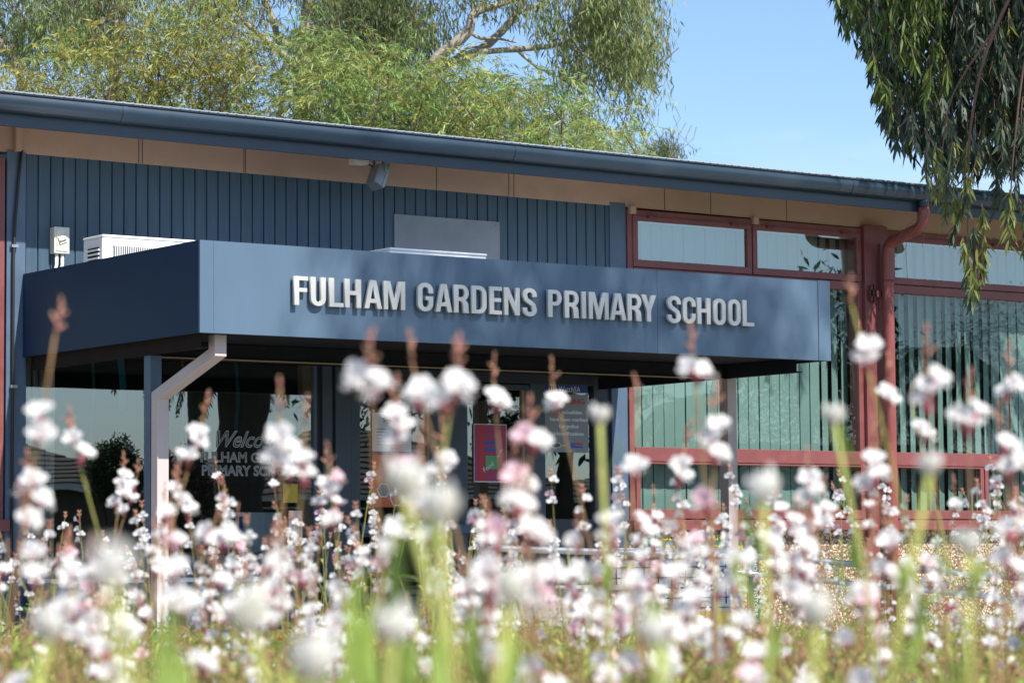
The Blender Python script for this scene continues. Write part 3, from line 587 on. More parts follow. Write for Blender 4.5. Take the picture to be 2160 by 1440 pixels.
inside('storage_tub', 'bright blue storage tub behind the front window glass', 'tub', [(10.35,10.60,Y0+.2,Y0+.4,.82,.98,'toy_blue')])
inside('paper_sheet', 'white paper sheet taped at the bottom right of front window', 'notice', [(10.95,11.07,Y0+.008,Y0+.011,.88,1.14,'paper_white')])

# low things in front of the wall
w = MB(); 
tr = thing('planter_trough', 'long teal trough below the front window half hidden by flowers', 'planter', (9.5,17.8,0))
w.box(8.70,10.45,17.62,17.66,0,.62,'teal_paint'); w.box(8.70,10.45,17.98,18.02,0,.62,'teal_paint'); w.box(8.70,8.74,17.66,17.98,0,.62,'teal_paint'); w.box(10.41,10.45,17.66,17.98,0,.62,'teal_paint'); w.build('box', tr, .004)
w = MB(); w.box(8.68,10.47,17.60,17.665,.62,.65,'white_plastic'); w.box(8.68,10.47,17.975,18.04,.62,.65,'white_plastic'); w.build('rim', tr, .004)
w = MB(); w.box(8.74,10.41,17.66,17.98,.5,.56,'soil'); w.build('soil_fill', tr)
t = thing('wall_sign', 'dark green school sign with yellow capitals under the window sill', 'sign', (14.9,Y0,.8))
w = MB(); w.box(14.28,15.62,Y0-.03,Y0+.012,.775,.982,'sign_green'); w.build('board', t, .003)
text('FULHAM GARDENS', .062, 'print_yellow', (14.95,Y0-.032,.925), t, 'print', width=1.0, bold=.001); text('PRIMARY SCHOOL', .052, 'print_yellow', (14.98,Y0-.032,.84), t, 'print', width=.86, bold=.001)
# freestanding message board
YB2 = 15.0; bxa, bxb = onY(1285,1160,YB2)[0], onY(1540,1165,YB2)[0]
t = thing('message_board', 'white school message board with black lines standing before the pebble wall', 'notice board', ((bxa+bxb)/2,YB2,0))
w = MB(); w.box(bxa,bxb,YB2,YB2+.05,.35,.82,'sign_board'); w.box(bxa-.02,bxb+.02,YB2-.01,YB2+.06,.80,.835,'white_plastic'); w.box(bxa,bxb,YB2-.008,YB2-.001,.755,.80,'red_paint'); w.build('panel', t, .003)
w = MB()
for i in range(5): z = .70-i*.07; w.box(bxa+.02,bxb-.02,YB2-.006,YB2-.002,z,z+.008,'black_gap')
for i in range(9): X = bxa+.05+i*(bxb-bxa-.1)/8; w.box(X,X+.008,YB2-.009,YB2-.006,.45,.72,'black_gap')
w.build('letter_track', t)
w = MB(); w.box(bxa+.3,bxb,YB2-.012,YB2-.003,.27,.40,'print_yellow'); w.build('lower_strip', t); text('SMART TO', .06, 'paper_white', ((bxa+.3+bxb)/2,YB2-.014,.35), t, 'print', bold=.001)
for X in (bxa+.06,bxb-.1): w = MB(); w.box(X,X+.04,YB2+.052,YB2+.09,0,.80,'galv_steel'); w.build('leg', t)
pX = onY(1592,1200,15.4)[0]; t = thing('sign_post', 'narrow green upright post with small white vertical letters', 'post', (pX,15.4,0))
w = MB(); w.box(pX-.045,pX+.045,15.4,15.44,0,.99,'sign_green'); w.build('shaft', t, .004); text('SCHOOL', .05, 'paper_white', (pX,15.396,.70), t, 'print', rot=(PI/2,PI/2,0)); text('VISITORS', .05, 'paper_white', (pX,15.396,.45), t, 'print', rot=(PI/2,PI/2,0))
# handrail of the ramp
YR = 14.0; hr = thing('handrail', 'grey tubular ramp handrail running down in front of the pebble wall', 'handrail', (11.5,YR,0))
A_ = onY(1027,1157,YR)[0]; p1 = onY(1606,1173,YR); p2 = onY(2147,1218,YR); sl_ = (p2[2]-p1[2])/(p2[0]-p1[0]); Xe = 19.0; zE = p1[2]+sl_*(Xe-p1[0])
w = MB(); w.tube([(A_,YR,.0),(A_,YR,.78)]+arc((A_,YR,.79),(A_,YR,.835),(A_+.06,YR,.836))+[(p1[0]-.5,YR,p1[2]+.012),p1,(p1[0]+1,YR,p1[2]+sl_),(Xe,YR,zE)], .021, 'galv_steel', 12); w.build('top_rail', hr)
q1 = onY(1613,1212,YR); q2 = onY(2083,1257,YR); s2 = (q2[2]-q1[2])/(q2[0]-q1[0])
w = MB(); w.tube([(q1[0]-.35,YR,q1[2]+.03),q1,(Xe,YR,q1[2]+s2*(Xe-q1[0]))], .019, 'galv_steel', 12); w.build('mid_rail', hr)
for X in (p1[0]-.4,13.3,14.8,16.4,18.0): zz = p1[2]+sl_*max(0,X-p1[0])-.02; w = MB(); w.tube([(X,YR+.0,0),(X,YR+.0,zz)], .017, 'galv_steel', 10); w.build('upright', hr)
w = MB(); w.box(A_+.05,p1[0]-.6,YR+.25,YR+.4,0,.60,'concrete'); tag(w.build('low_wall', None, .01), 'low pale concrete wall behind the curved end of the handrail', 'wall')

# ------------------------------------------------------------------ across the street (seen in the window reflections)
def mir(px, py, D): r = onY(px, py, Y0+D); return (r[0], Y0-D, r[2])
def house(x0, x1, y, ez, rz, pk, label, dep=9):
    h = thing('house', label, 'house', ((x0+x1)/2,y,0)); w = MB(); w.box(x0+.5,x1-.5,y-dep+.5,y-.5,0,ez,'brick_far')
    w.build('wall', h)
    w = MB(); n = 14; ya, yb = y, y-dep; ym = (ya+yb)/2; fa = pk; fb = x1-(pk-x0)
    if fb < fa: fa = fb = (x0+x1)/2
    def row(t): return [(x0+(fa-x0)*t, ya+(ym-ya)*t), (x1+(fb-x1)*t, ya+(ym-ya)*t), (x1+(fb-x1)*t, yb+(ym-yb)*t), (x0+(fa-x0)*t, yb+(ym-yb)*t)]
    v = []; f = []
    for i in range(n):
        t0, t1 = i/n, (i+1)/n; z0 = ez+(rz-ez)*t0; z1 = ez+(rz-ez)*t1
        k = len(v); v += [(a,b_,z0+.05) for a,b_ in row(t0)]+[(a,b_,z1+.02) for a,b_ in row(t1)]+[(a,b_,z0-.02) for a,b_ in row(t0)]
        for j in range(4): f += [(k+j,k+(j+1)%4,k+4+(j+1)%4,k+4+j),(k+8+j,k+8+(j+1)%4,k+(j+1)%4,k+j)]
    w.add(v, f, 'tile_roof'); w.build('roof', h)
    w = MB(); w.box(x0-.1,x1+.1,y+.0,y+.12,ez-.15,ez,'white_plastic'); w.build('gutter', h)
    for X in (x0+1.5,x0+4.2): 
        if X+1.3 < x1: w = MB(); w.box(X,X+1.2,y-.5,y-.45,.9,2.1,'black_gap'); w.box(X-.05,X+1.25,y-.47,y-.43,2.1,2.16,'white_plastic'); w.box(X-.05,X+1.25,y-.47,y-.43,.84,.9,'white_plastic'); w.build('window', h)
    return h
D1 = 46; a = mir(120,885,D1+4.5); e1 = mir(345,1027,D1)
house(a[0]-9, e1[0]+.3, Y0-D1, e1[2], a[2], a[0], 'dark tiled house across the street reflected in front window')
a = mir(985,900,D1+4.5); b_ = mir(1350,1010,D1)
house(e1[0]+2.2, b_[0], Y0-D1-1, e1[2]-.1, a[2], a[0], 'dark tiled house reflected in the entrance door glass')
house(mir(1420,950,D1)[0]+2, mir(1420,950,D1)[0]+22, Y0-D1-2, 2.6, 4.4, mir(1420,950,D1)[0]+7, 'tiled house reflected low in the green blind windows')
def palm(px, D, wpx, h, label, seed, fl=2.6):
    r_ = random.Random(seed); p = mir(px, 1000, D); dist = np.dot(np.array((px-1080,720-1000,FPX)), np.array((0,0,1)))  # trunk width from its apparent width
    depth = -(RM.T @ (np.array((p[0], 2*Y0-p[1], p[2]))-np.array((0,0,CH))))[2]; wd = wpx/FPX*depth/2
    t = thing('palm_tree', label, 'palm tree', (p[0],p[1],0)); w = MB(); n = 26
    w.tube([(p[0]+.04*math.sin(i*.5),p[1],h*i/n) for i in range(n+1)], [wd*(1.0+.16*r_.random()+(.35 if i > n-4 else 0)) for i in range(n+1)], 'bark_dark', 11, smooth=False); w.build('trunk', t)
    P = []; Dr = []; Ln = []
    for k in range(46):
        az = r_.uniform(0,2*PI); up = r_.uniform(-.9,1.2); q = Vector((p[0],p[1],h)); d = Vector((math.cos(az),math.sin(az),up)).normalized()
        for i in range(26):
            q = q+d*(fl/26); d = (d+Vector((0,0,-.085))).normalized()
            side = d.cross(Vector((0,0,1))).normalized()
            for sg in (-1,1):
                for jj in range(2): P.append(q+d*(.05*jj)); Dr.append(d*.6+side*sg+Vector((0,0,-.35+r_.uniform(-.2,.2)))); Ln.append(.38*math.sin(PI*min(1,(i+3)/28))+.08)
    P = np.array(P); Dr = np.array(Dr); Ln = np.array(Ln); col = np.array([[.045,.07,.025]])*(.7+.6*rs.rand(len(P),1))
    leaves('crown', P, Dr, Ln, np.full(len(P),.03), col, t)
palm(510, 22, 100, 5.2, 'thick palm trunk reflected as a dark column in front window', 3, 2.4)
palm(416, 40, 30, 7.5, 'slim palm trunk reflected left of the thick one', 4, 2.4)
palm(1990, 34, 24, 5.6, 'palm reflected in the window right of the red downpipe', 5, 2.2)
palm(1450, 30, 20, 4.0, 'palm reflected in the blinds window beside the canopy post', 6, 2.0)
def bush(px, py, D, r, label, colr, flowers=None, seed=0):
    p = mir(px, py, D); t = thing('shrub', label, 'shrub', (p[0],p[1],0)); n = 9000
    w = MB()
    for k in range(6): a = k*PI/3; w.tube([(p[0],p[1],0),(p[0]+.25*r*math.cos(a),p[1]+.25*r*math.sin(a),p[2]*.5),(p[0]+.6*r*math.cos(a),p[1]+.6*r*math.sin(a),p[2])], [.03,.02,.008], 'bark_dark', 6)
    w.build('stem', t)
    u = unit(rs.randn(n,3)); c = np.array((p[0],p[1],p[2]-r*.6)); P = c+u*r*(.5+.6*rs.rand(n,1)*(.8+.3*np.sin(u[:,:1]*7)))*np.array((1,1,1.1)); P = P[P[:,2] > .05]; u = rs.randn(len(P),3)
    col = np.array([colr])*(.6+.8*rs.rand(len(P),1))
    if flowers is not None: k = rs.rand(len(P)) < .22; col[k] = flowers
    leaves('foliage', P, u, np.full(len(P),.085), np.full(len(P),.035), col, t)
bush(245,955,38,.75,'dark rounded shrub reflected in front of the tiled roof',(.04,.07,.02)); bush(385,985,38,.9,'pink flowering oleander reflected beside the pale downpipe',(.04,.07,.02),(.5,.12,.2)); bush(1075,900,40,.8,'clipped shrub reflected in the right door',(.03,.05,.02))
for i, (px, py) in enumerate(((2110,690),(1900,790),(1660,880))): bush(px,py,44,2.3,('broad dark tree reflected at the far right window','round tree reflected in the window beside the red downpipe','small tree reflected in the green blinds')[i],(.03,.05,.02))
# ------------------------------------------------------------------ trees
def worldpts(px, py, d):
    px = np.asarray(px, float); py = np.asarray(py, float); d = np.asarray(d, float)
    V = np.stack([(px-1080)/FPX*d, -(py-720)/FPX*d, -d], 1); return V @ RM.T + np.array([0,0,CH])
def in_ellipses(E, n):
    E = np.array(E, float); w_ = E[:,2]*E[:,3]*E[:,4]; k = rs.choice(len(E), n, p=w_/w_.sum()); u = rs.randn(n,2); u = u/np.linalg.norm(u,axis=1,keepdims=True)*np.sqrt(rs.rand(n,1))
    # clumpy: pull toward a coarse set of centres
    return E[k,0]+u[:,0]*E[k,2], E[k,1]+u[:,1]*E[k,3]
def clumps(E, nc, per, spread, d0, d1):
    cx_, cy_ = in_ellipses(E, nc); dd = d0+(d1-d0)*rs.rand(nc); P = worldpts(cx_, cy_, dd)
    P = np.repeat(P, per, 0)+rs.randn(nc*per,3)*spread*np.array([1,1,.75]); return P, np.repeat(np.arange(nc), per)
def limb(mb, path, d, m='bark_pale', n=9):
    P = [Vector(worldpts([a],[b_],[d+(q[0] if q else 0)])[0]) for a, b_, r, *q in path]; R_ = [r/FPX*d for a, b_, r, *q in path]
    # smooth the path
    Q = []; QR = []
    for i in range(len(P)-1):
        p0 = P[max(0,i-1)]; p1 = P[i]; p2 = P[i+1]; p3 = P[min(len(P)-1,i+2)]
        for k in range(5):
            t = k/5; Q.append(.5*((2*p1)+(-p0+p2)*t+(2*p0-5*p1+4*p2-p3)*t*t+(-p0+3*p1-3*p2+p3)*t**3)); QR.append((R_[i]*(1-t)+R_[i+1]*t)*(1+.08*rnd.uniform(-1,1)))
    Q.append(P[-1]); QR.append(R_[-1]); mb.tube(Q, QR, m, n)
def sprigs(P, nl, ln, droop, spread):
    # each sprig is an arching twig carrying nl narrow leaves
    n = len(P); az = rs.rand(n)*2*PI; D = np.stack([np.cos(az), np.sin(az), rs.uniform(-.2,.9,n)],1); D = unit(D)
    t = (np.arange(nl)+.5)/nl; X = []; Dr = []
    for k in range(nl):
        q = P+D*(ln*t[k])[:,None]*1.0+np.array([0,0,-1])*(droop*ln*t[k]**2)[:,None]; tg = unit(D+np.array([0,0,-1])*(2*droop*t[k]))
        sd = unit(np.cross(tg, rs.randn(n,3))); X.append(q); Dr.append(tg*.8+sd*spread*rs.uniform(.4,1,(n,1))+np.array([0,0,-.25]))
    return np.concatenate(X), np.concatenate(Dr)
def acacia(label, E, nc, d, limbs, tone, base_px):
    base = worldpts([base_px],[400],[d])[0]; t = thing('weeping_tree', label, 'tree', (base[0],base[1],0), 'trees behind the school roof')
    w = MB(); limb(w, [(base_px,1700,26),(base_px+10,1000,22),(base_px,520,16),(base_px-8,380,12)], d, 'bark_dark')
    for L_ in limbs: limb(w, L_, d+.3, 'bark_dark', 6)
    w.build('trunk', t)
    P, cid = clumps(E, nc, 13, .23, d-1.6, d+1.6); nl = 14; X, Dr = sprigs(P, nl, rs.uniform(.25,.5,len(P)), .55, .75)
    n = len(X); tone_c = np.array(tone)*(.55+.65*rs.rand(nc,1)); tone_c[rs.rand(nc) < .3] *= np.array([.72,.95,.85]); tone_c[rs.rand(nc) < .22] *= np.array([1.25,1.02,.8])
    col = np.tile(tone_c[cid], (nl,1))*(.75+.5*rs.rand(n,1)); k = rs.rand(n) < .07; col[k] = np.array([.30,.17,.05])*(.6+.5*rs.rand(k.sum(),1))
    w = MB()
    for i in range(0, len(P), 26):
        a = Vector(P[i]); q = a+Vector((rnd.uniform(-.5,.5),rnd.uniform(-.4,.4),-rnd.uniform(.4,1.0))); w.tube([q,(q+a)/2+Vector((rnd.uniform(-.12,.12),0,.05)),a], [.014,.009,.004], 'bark_dark', 4, caps=False)
    w.build('twigs', t)['kind'] = 'stuff'
    leaves('crown', X, Dr, rs.uniform(.065,.12,n), rs.uniform(.011,.017,n), col, t, sag=.10, st=((0,.25),(.45,1),(1,.1)))
    return t
def gum(label, E, nc, d, limbs, tone, base_px, leaf=(.09,.15,.016,.024), trunk_r=24, per=13, spread=.17):
    base = worldpts([base_px],[400],[d])[0]; t = thing('gum_tree', label, 'tree', (base[0],base[1],0), 'trees behind the school roof')
    w = MB(); limb(w, limbs[0], d, 'bark_pale', 10); w.build('trunk', t)
    for L_ in limbs[1:]: w = MB(); limb(w, L_, d, 'bark_pale', 8); w.build('limb', t)
    P, cid = clumps(E, nc, per, spread, d-1.8, d+1.8); w = MB(); nl = 7
    for i in range(0, len(P), per*2):
        a = Vector(P[i]); b_ = a+Vector((rnd.uniform(-.3,.3),rnd.uniform(-.3,.3),rnd.uniform(.15,.5))); w.tube([b_+Vector((rnd.uniform(-.3,.3),0,.25)),b_,a,a-Vector((0,0,.2))], [.008,.006,.004,.002], 'twig', 4, caps=False)
    w.build('twigs', t)['kind'] = 'stuff'
    n = len(P)*nl; X = np.repeat(P, nl, 0)+rs.randn(n,3)*np.array([.05,.05,.09]); Dr = rs.randn(n,3)*.42+np.array([0,0,-1.])
    tc_ = np.array(tone)*(.65+.6*rs.rand(nc,1)); cc = np.repeat(tc_[cid], nl, 0)*(.7+.6*rs.rand(n,1)); k = rs.rand(n) < .06; cc[k] = np.array([.22,.15,.06])
    leaves('crown', X, Dr, rs.uniform(leaf[0],leaf[1],n), rs.uniform(leaf[2],leaf[3],n), cc, t, 'gum_leaf', st=((0,.2),(.45,1),(1,.08)))
    return t
YG = (.31,.33,.09)
acacia('yellow green weeping tree behind the roof at the far left', [(180,190,150,110,1),(350,150,170,120,1.1),(500,180,120,150,1),(60,240,90,50,.7),(420,330,330,60,1),(250,330,250,90,.8),(-120,220,160,140,.5),(430,-60,160,90,.3)], 330, 37,
  [[(360,420,7),(345,300,5),(330,180,3)],[(400,420,7),(430,300,5),(420,200,3)],[(560,420,8),(575,300,6),(600,200,4)],[(250,420,6),(200,300,4),(150,230,3)]], YG, 380)
acacia('yellow green weeping tree behind the roof under the pale gum limbs', [(760,240,150,120,1.2),(900,230,150,110,1.1),(1050,250,140,90,1),(1180,290,130,60,1),(1280,330,110,45,.9),(680,180,90,130,.8),(900,330,300,60,1),(1010,190,60,40,.6),(1130,230,50,40,.6)], 300, 35.5,
  [[(620,420,8),(640,330,6),(660,210,4)],[(700,420,6),(690,300,4),(660,240,2)],[(940,420,6),(960,320,4),(990,230,2)],[(1200,420,5),(1230,340,3),(1260,300,2)]], (.27,.34,.10), 820)
GG = (.17,.225,.085)
gum('grey green gum tree at the top left corner of the picture', [(90,50,160,90,1.2),(250,40,110,80,1),(20,130,90,60,.8),(400,20,110,50,.9),(330,100,90,50,.5),(-150,60,160,140,.6),(150,-140,260,110,.5)], 260, 42,
  [[(240,1700,24),(235,900,20),(238,300,16),(242,120,12),(246,-60,9)],[(60,330,9),(42,160,10),(0,92,10),(-60,40,8)],[(190,120,7,.5),(150,55,8,.5),(125,15,6,.5),(80,-60,4)],[(238,180,7),(258,60,6),(280,-40,4)]], GG, 240)
gum('tall gum tree with dark trunk standing against a gap of sky', [(760,60,120,80,1.1),(690,130,90,70,.8),(840,40,100,60,1),(720,-60,200,60,.7),(520,30,50,40,.5),(820,130,90,40,.7),(600,-70,90,40,.5)], 210, 41,
  [[(625,1700,30),(628,900,24),(632,300,17),(636,120,13),(648,20,12),(652,-80,10)],[(590,100,6,.6),(578,50,8,.6),(560,5,8,.6),(540,-60,7,.6)],[(634,150,8),(580,100,7),(520,50,5),(500,20,3)],[(640,110,7),(700,60,5),(760,0,3)]], (.12,.165,.06), 632)
gum('airy gum tree with pale curving limbs hanging over blue sky', [(1270,90,90,80,1.1),(1330,60,60,90,.9),(1200,40,80,50,.8),(1330,170,55,60,.9),(1240,150,60,40,.6),(1270,230,60,40,.6),(1180,200,50,25,.35),(1050,10,100,30,.5),(1130,120,40,25,.25),(1150,-70,260,70,.7),(1120,60,50,20,.3),(880,90,40,50,.4),(1330,-40,70,60,.7)], 230, 39,
  [[(880,1700,30),(875,900,26),(880,420,20),(890,200,15),(915,132,13),(985,70,11),(1000,30,9),(1060,8,7),(1130,-20,5)],[(905,175,8,.4),(935,140,10,.4),(1005,110,10,.4),(1050,75,9,.4),(1085,35,8,.4),(1120,-20,6,.4)],[(1010,110,6),(1080,105,7),(1140,100,6),(1185,92,4),(1250,60,3),(1300,30,2)],[(985,60,5),(1010,80,4),(1050,82,3),(1090,90,2)],[(955,130,5,.4),(980,105,3,.4),(1010,98,2,.4)],[(1090,105,4),(1130,140,3),(1180,165,2),(1230,200,2)],[(1185,92,3),(1260,130,3),(1310,160,2)],[(1090,30,4),(1180,-10,4),(1260,-40,3)],[(998,30,4),(995,-30,6),(1000,-90,7)]], (.18,.225,.08), 880, per=11, spread=.15)
gum('small distant tree just above the roof line near the sky', [(1400,320,28,22,1),(1380,335,30,16,.8),(1420,340,20,14,.5)], 34, 60, [[(1400,1400,9),(1400,700,8),(1400,400,5),(1402,330,3)]], (.09,.12,.05), 1400, per=8, spread=.16)
# large gum on the right, in front of the gutter
def fgum():
    t = thing('gum_tree', 'large dark gum tree hanging its leaves over the roof at right', 'tree', (24.0,15.0,0))
    w = MB(); limb(w, [(2780,1900,56),(2760,1200,48),(2700,500,40),(2600,0,32),(2480,-500,24),(2340,-900,14)], 24, 'bark_pale', 14); w.build('trunk', t)
    for L_ in ([(2690,300,18),(2450,60,12),(2250,-60,8),(2050,-110,5),(1900,-120,3)],[(2600,0,16),(2380,-160,10),(2140,-220,7),(1920,-260,4)],[(2700,420,14),(2440,200,9),(2270,150,6),(2120,140,4)]):
        w = MB(); limb(w, L_, 24.4, 'bark_pale', 8); w.build('limb', t)
    bx = np.array([1735,1790,1830,1850,1880,1940,1965,2010,2035,2060,2095,2115,2160,2250,2500]); by = np.array([10,95,170,250,335,378,400,400,400,400,400,400,400,400,400])
    P = []; D = []; w = MB(); col = []; Ls = []
    def strand(px, py, ln, d, nl, tone, sp=.35, check=False):
        ls = 1 if d > 20 else .75; ln = ln*(1 if d > 20 else .78)
        p = worldpts([px],[py],[d])[0]
        if check and (p[2]-(16.95-p[1])*1.04 < 4.0 or (p[1] > 17.3 and p[2]-ln < 3.97+(p[1]-17.5)*.165)): return False
        q = Vector(p); dr = Vector((rnd.uniform(-.35,.35),rnd.uniform(-.35,.35),-1)).normalized(); pts = [q.copy()]; st = ln/8
        for i in range(8): q = q+dr*st; dr = (dr+Vector((rnd.uniform(-.16,.16),rnd.uniform(-.16,.16),-.12))).normalized(); pts.append(q.copy())
        w.tube(pts, [.0055-.0005*i for i in range(9)], 'twig', 4, caps=False)
        for i in range(nl):
            a = rnd.random()*7.99; k = int(a); b_ = pts[k].lerp(pts[k+1], a-k); P.append(b_); D.append((rnd.gauss(0,sp),rnd.gauss(0,sp),-1+rnd.uniform(-.1,.35))); Ls.append(rnd.uniform(.085,.15)*ls); tt = rnd.uniform(.65,1.35); col.append([c*tt for c in tone])
        return True
    n = 0; tries = 0
    while n < 3300 and tries < 60000:
        tries += 1
        px = rnd.uniform(1735, 2400); py = rnd.uniform(-300, 400); lim = np.interp(px, bx, by)
        ln = rnd.uniform(.14,.34); bot = py+ln*241+16
        if bot > lim-rnd.uniform(0,30): continue
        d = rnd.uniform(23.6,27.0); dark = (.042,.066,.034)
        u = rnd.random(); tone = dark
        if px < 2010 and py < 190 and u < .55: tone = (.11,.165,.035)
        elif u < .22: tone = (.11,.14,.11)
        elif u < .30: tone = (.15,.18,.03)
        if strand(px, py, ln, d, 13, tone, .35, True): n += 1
    # trailing strands just in front of the gutter, over the windows
    for (px, py, ln, nl) in ((1960,300,.3,20),(1985,320,.36,24),(2010,300,.4,26),(2040,300,.42,30),(2040,400,.40,30),(2055,470,.42,34),(2045,540,.26,26),(2070,430,.45,30),(2090,330,.45,28),(2150,330,.5,30),(2120,320,.5,28),(2180,420,.45,26),(2050,590,.2,20),(2010,380,.26,20),(1985,350,.26,18),(2030,500,.3,22),(2130,400,.42,26),(2060,330,.4,28),(2000,250,.4,24),(2110,250,.45,26),(2160,250,.45,26),(2035,560,.3,22),(2060,520,.34,22),(1950,270,.3,18),(2140,460,.26,18),(1975,300,.4,26),(1995,420,.22,18),(2150,420,.35,24),(2075,540,.25,18)):
        d = (.579*17.0+.812*16.75)+(px-1900)/5916*24*0-.1+rnd.uniform(-.25,.05); d = rnd.uniform(17.2,18.6)
        strand(px, py, ln, d, int(nl*1.35), (.075,.105,.055) if rnd.random() < .65 else (.16,.19,.045), .4)
    for i in range(1500): strand(rnd.uniform(2300,3500), rnd.uniform(-1500,-250), rnd.uniform(.3,.6), rnd.uniform(21,28), 14, (.045,.07,.03), .35, True)
    w.build('twigs', t)['kind'] = 'stuff'
    n = len(P); leaves('crown', np.array(P), np.array(D), np.array(Ls), np.array(Ls)*rs.uniform(.15,.22,n), np.array(col), t, 'gum_leaf', sag=.22, st=((0,.12),(.22,.8),(.5,1),(.78,.6),(1,.04)))
    w = MB()
    for L_ in ([(2500,-420,9),(2250,-200,6),(2100,60,4),(2050,250,3),(2042,420,2),(2040,600,1)],[(2300,-240,5),(2180,50,3),(2140,300,2),(2130,480,1)],[(2100,60,3),(2010,200,2),(1985,340,1.2),(1975,400,1)]): limb(w, L_, 17.9, 'twig', 6)
    w.build('hanging_limb', t); w = MB()
    for L_ in ([(1975,350,1.0),(1960,440,.9),(1920,470,.8),(1870,535,.6)],[(1985,360,1.0),(1940,470,.9),(1912,510,.7),(1915,590,.5)],[(2000,380,.9),(1960,455,.7),(1945,520,.5)],[(1925,480,.6),(1885,545,.4)]): limb(w, L_, 18.0, 'twig', 4)
    w.build('bare_twigs', t)
fgum()
# unseen gum added right of the camera to dapple the canopy front with shade
def shade_gum(t_, rx, rz, n, label):
    c = np.array((11.95,YF,2.5))+np.array((.125,-1,1.04))*t_; t = thing('gum_tree', label, 'tree', (c[0]+1.5,c[1]-.5,0)); w = MB()
    w.tube([(c[0]+1.5,c[1]-.5,0),(c[0]+1.3,c[1]-.4,c[2]*.5),(c[0]+.6,c[1]-.2,c[2]*.8),(c[0],c[1],c[2])], [.35,.28,.16,.05], 'bark_pale', 12); w.build('trunk', t)
    nc = 46; u = unit(rs.randn(nc,3))*rs.rand(nc,1)**.4; cc = c+u*np.array((rx,rx,rz)); P = np.repeat(cc, n//nc, 0)+rs.randn(nc*(n//nc),3)*.30; P = P[np.abs(P[:,0]-c[0]) < rx+.15]
    leaves('crown', P, rs.randn(len(P),3)*.5+np.array([0,0,-1]), rs.uniform(.12,.2,len(P)), np.full(len(P),.035), np.array([[.08,.11,.05]])*(.6+.8*rs.rand(len(P),1)), t, 'gum_leaf')
shade_gum(12, 2.35, 1.5, 12500, 'tall thin-crowned gum tree added out of view to shade the canopy')
# unseen trees added across the road as dark reflectors for canopy paint and letters
def street(px, py, D, r, h, label):
    p = mir(px, py, D); t = thing('reflector_tree', label, 'tree', (p[0],p[1],0), 'unseen trees added across the street as reflectors'); w = MB(); w.tube([(p[0],p[1],0),(p[0]+.1,p[1],h*.4),(p[0],p[1],h*.8)], [.28,.22,.1], 'bark_dark', 9); w.build('trunk', t)
    nc = 60; c = np.array((p[0],p[1],h-r*.9))+unit(rs.randn(nc,3))*r*(.3+.65*rs.rand(nc,1))*np.array((1,1,.9)); P = np.repeat(c, 60, 0)+rs.randn(nc*60,3)*r*.13
    leaves('crown', P, rs.randn(len(P),3)+np.array([0,0,-.5]), np.full(len(P),.30), np.full(len(P),.10), np.array([[.045,.07,.028]])*(.6+.8*rs.rand(len(P),1)), t)
street(800, 700, 44, 3.2, 9.6, 'broad dark tree added across the street for canopy reflections'); street(1190, 700, 41, 3.4, 9.8, 'dark tree added across the street as reflector for the steel letters'); street(1690, 700, 43, 3.0, 9.0, 'tree added across the street as reflector for the canopy right end')
# ------------------------------------------------------------------ flowers
def xf(V, R_, t, s=1.0): return (np.asarray(V, float)*s) @ np.asarray(R_).T + np.asarray(t)
def basis(z, spin=0):
    z = np.array(z, float); z /= np.linalg.norm(z); a = np.array([0,0,1.]) if abs(z[2]) < .9 else np.array([1.,0,0]); x = np.cross(a, z); x /= np.linalg.norm(x); y = np.cross(z, x)
    c, s = math.cos(spin), math.sin(spin); return np.stack([x*c+y*s, -x*s+y*c, z], 1)
def petal_geo(mb, org, d, nrm, ln, wd, m, cup=.25):
    d = np.array(d, float); d /= np.linalg.norm(d); n = np.array(nrm, float); n -= d*n.dot(d); n /= np.linalg.norm(n); s = np.cross(d, n); v = []; prof = ((0,.10,0),(.3,.55,.05),(.62,1,.10),(.88,.78,.08),(1,.25,.03))
    for t, w_, h_ in prof:
        c = np.array(org)+d*ln*t+n*ln*(h_-cup*t*t*.6); v += [c-s*wd*w_/2+n*ln*.06*w_, c, c+s*wd*w_/2+n*ln*.06*w_]
    f = []
    for i in range(4): f += [(3*i,3*i+1,3*i+4,3*i+3),(3*i+1,3*i+2,3*i+5,3*i+4)]
    mb.add(v, f, m, True)
def flower_mb(r_, petal='petal_white', lod=0):
    # bloom facing +Y, petals fanned upward, stamens hanging, red calyx behind
    mb = MB(); n = 4
    for k, a in enumerate((-72,-22,24,74)):
        an = math.radians(90+a+r_.uniform(-12,12)); d = (math.cos(an), .30+r_.uniform(-.15,.25), math.sin(an)); petal_geo(mb, (0,0,0), d, (0,1,.1), r_.uniform(.0135,.0165), r_.uniform(.0095,.012), petal, r_.uniform(-.1,.35))
    if not lod:
        for k in range(7): a = math.radians(r_.uniform(215,325)); mb.tube([(0,0,0),(math.cos(a)*.006,.006,math.sin(a)*.006),(math.cos(a)*.012,.010,math.sin(a)*.013)], [.0003,.0003,.0007], petal, 3)
        for k in range(4): a = math.radians(45+90*k); mb.tube([(0,-.001,0),(math.cos(a)*.004,-.005,math.sin(a)*.004),(math.cos(a)*.007,-.012,math.sin(a)*.005-.003)], [.0012,.0013,.0004], 'calyx_pink', 4)
    mb.tube([(0,.001,0),(0,-.006,-.003),(0,-.014,-.010)], [.0026,.0023,.0014], 'calyx_pink', 5 if not lod else 3)
    return mb
def bud_mb(mb, p, d, ln, r, m1='bud_tan', m2='bud_pink', n=6):
    p = Vector(p); d = Vector(d).normalized(); mb.tube([p, p+d*ln*.25, p+d*ln*.55], [r*.45, r*.9, r*1.0], m2, n); mb.tube([p+d*ln*.55, p+d*ln*.85, p+d*ln], [r*1.0, r*.75, r*.15], m1, n)
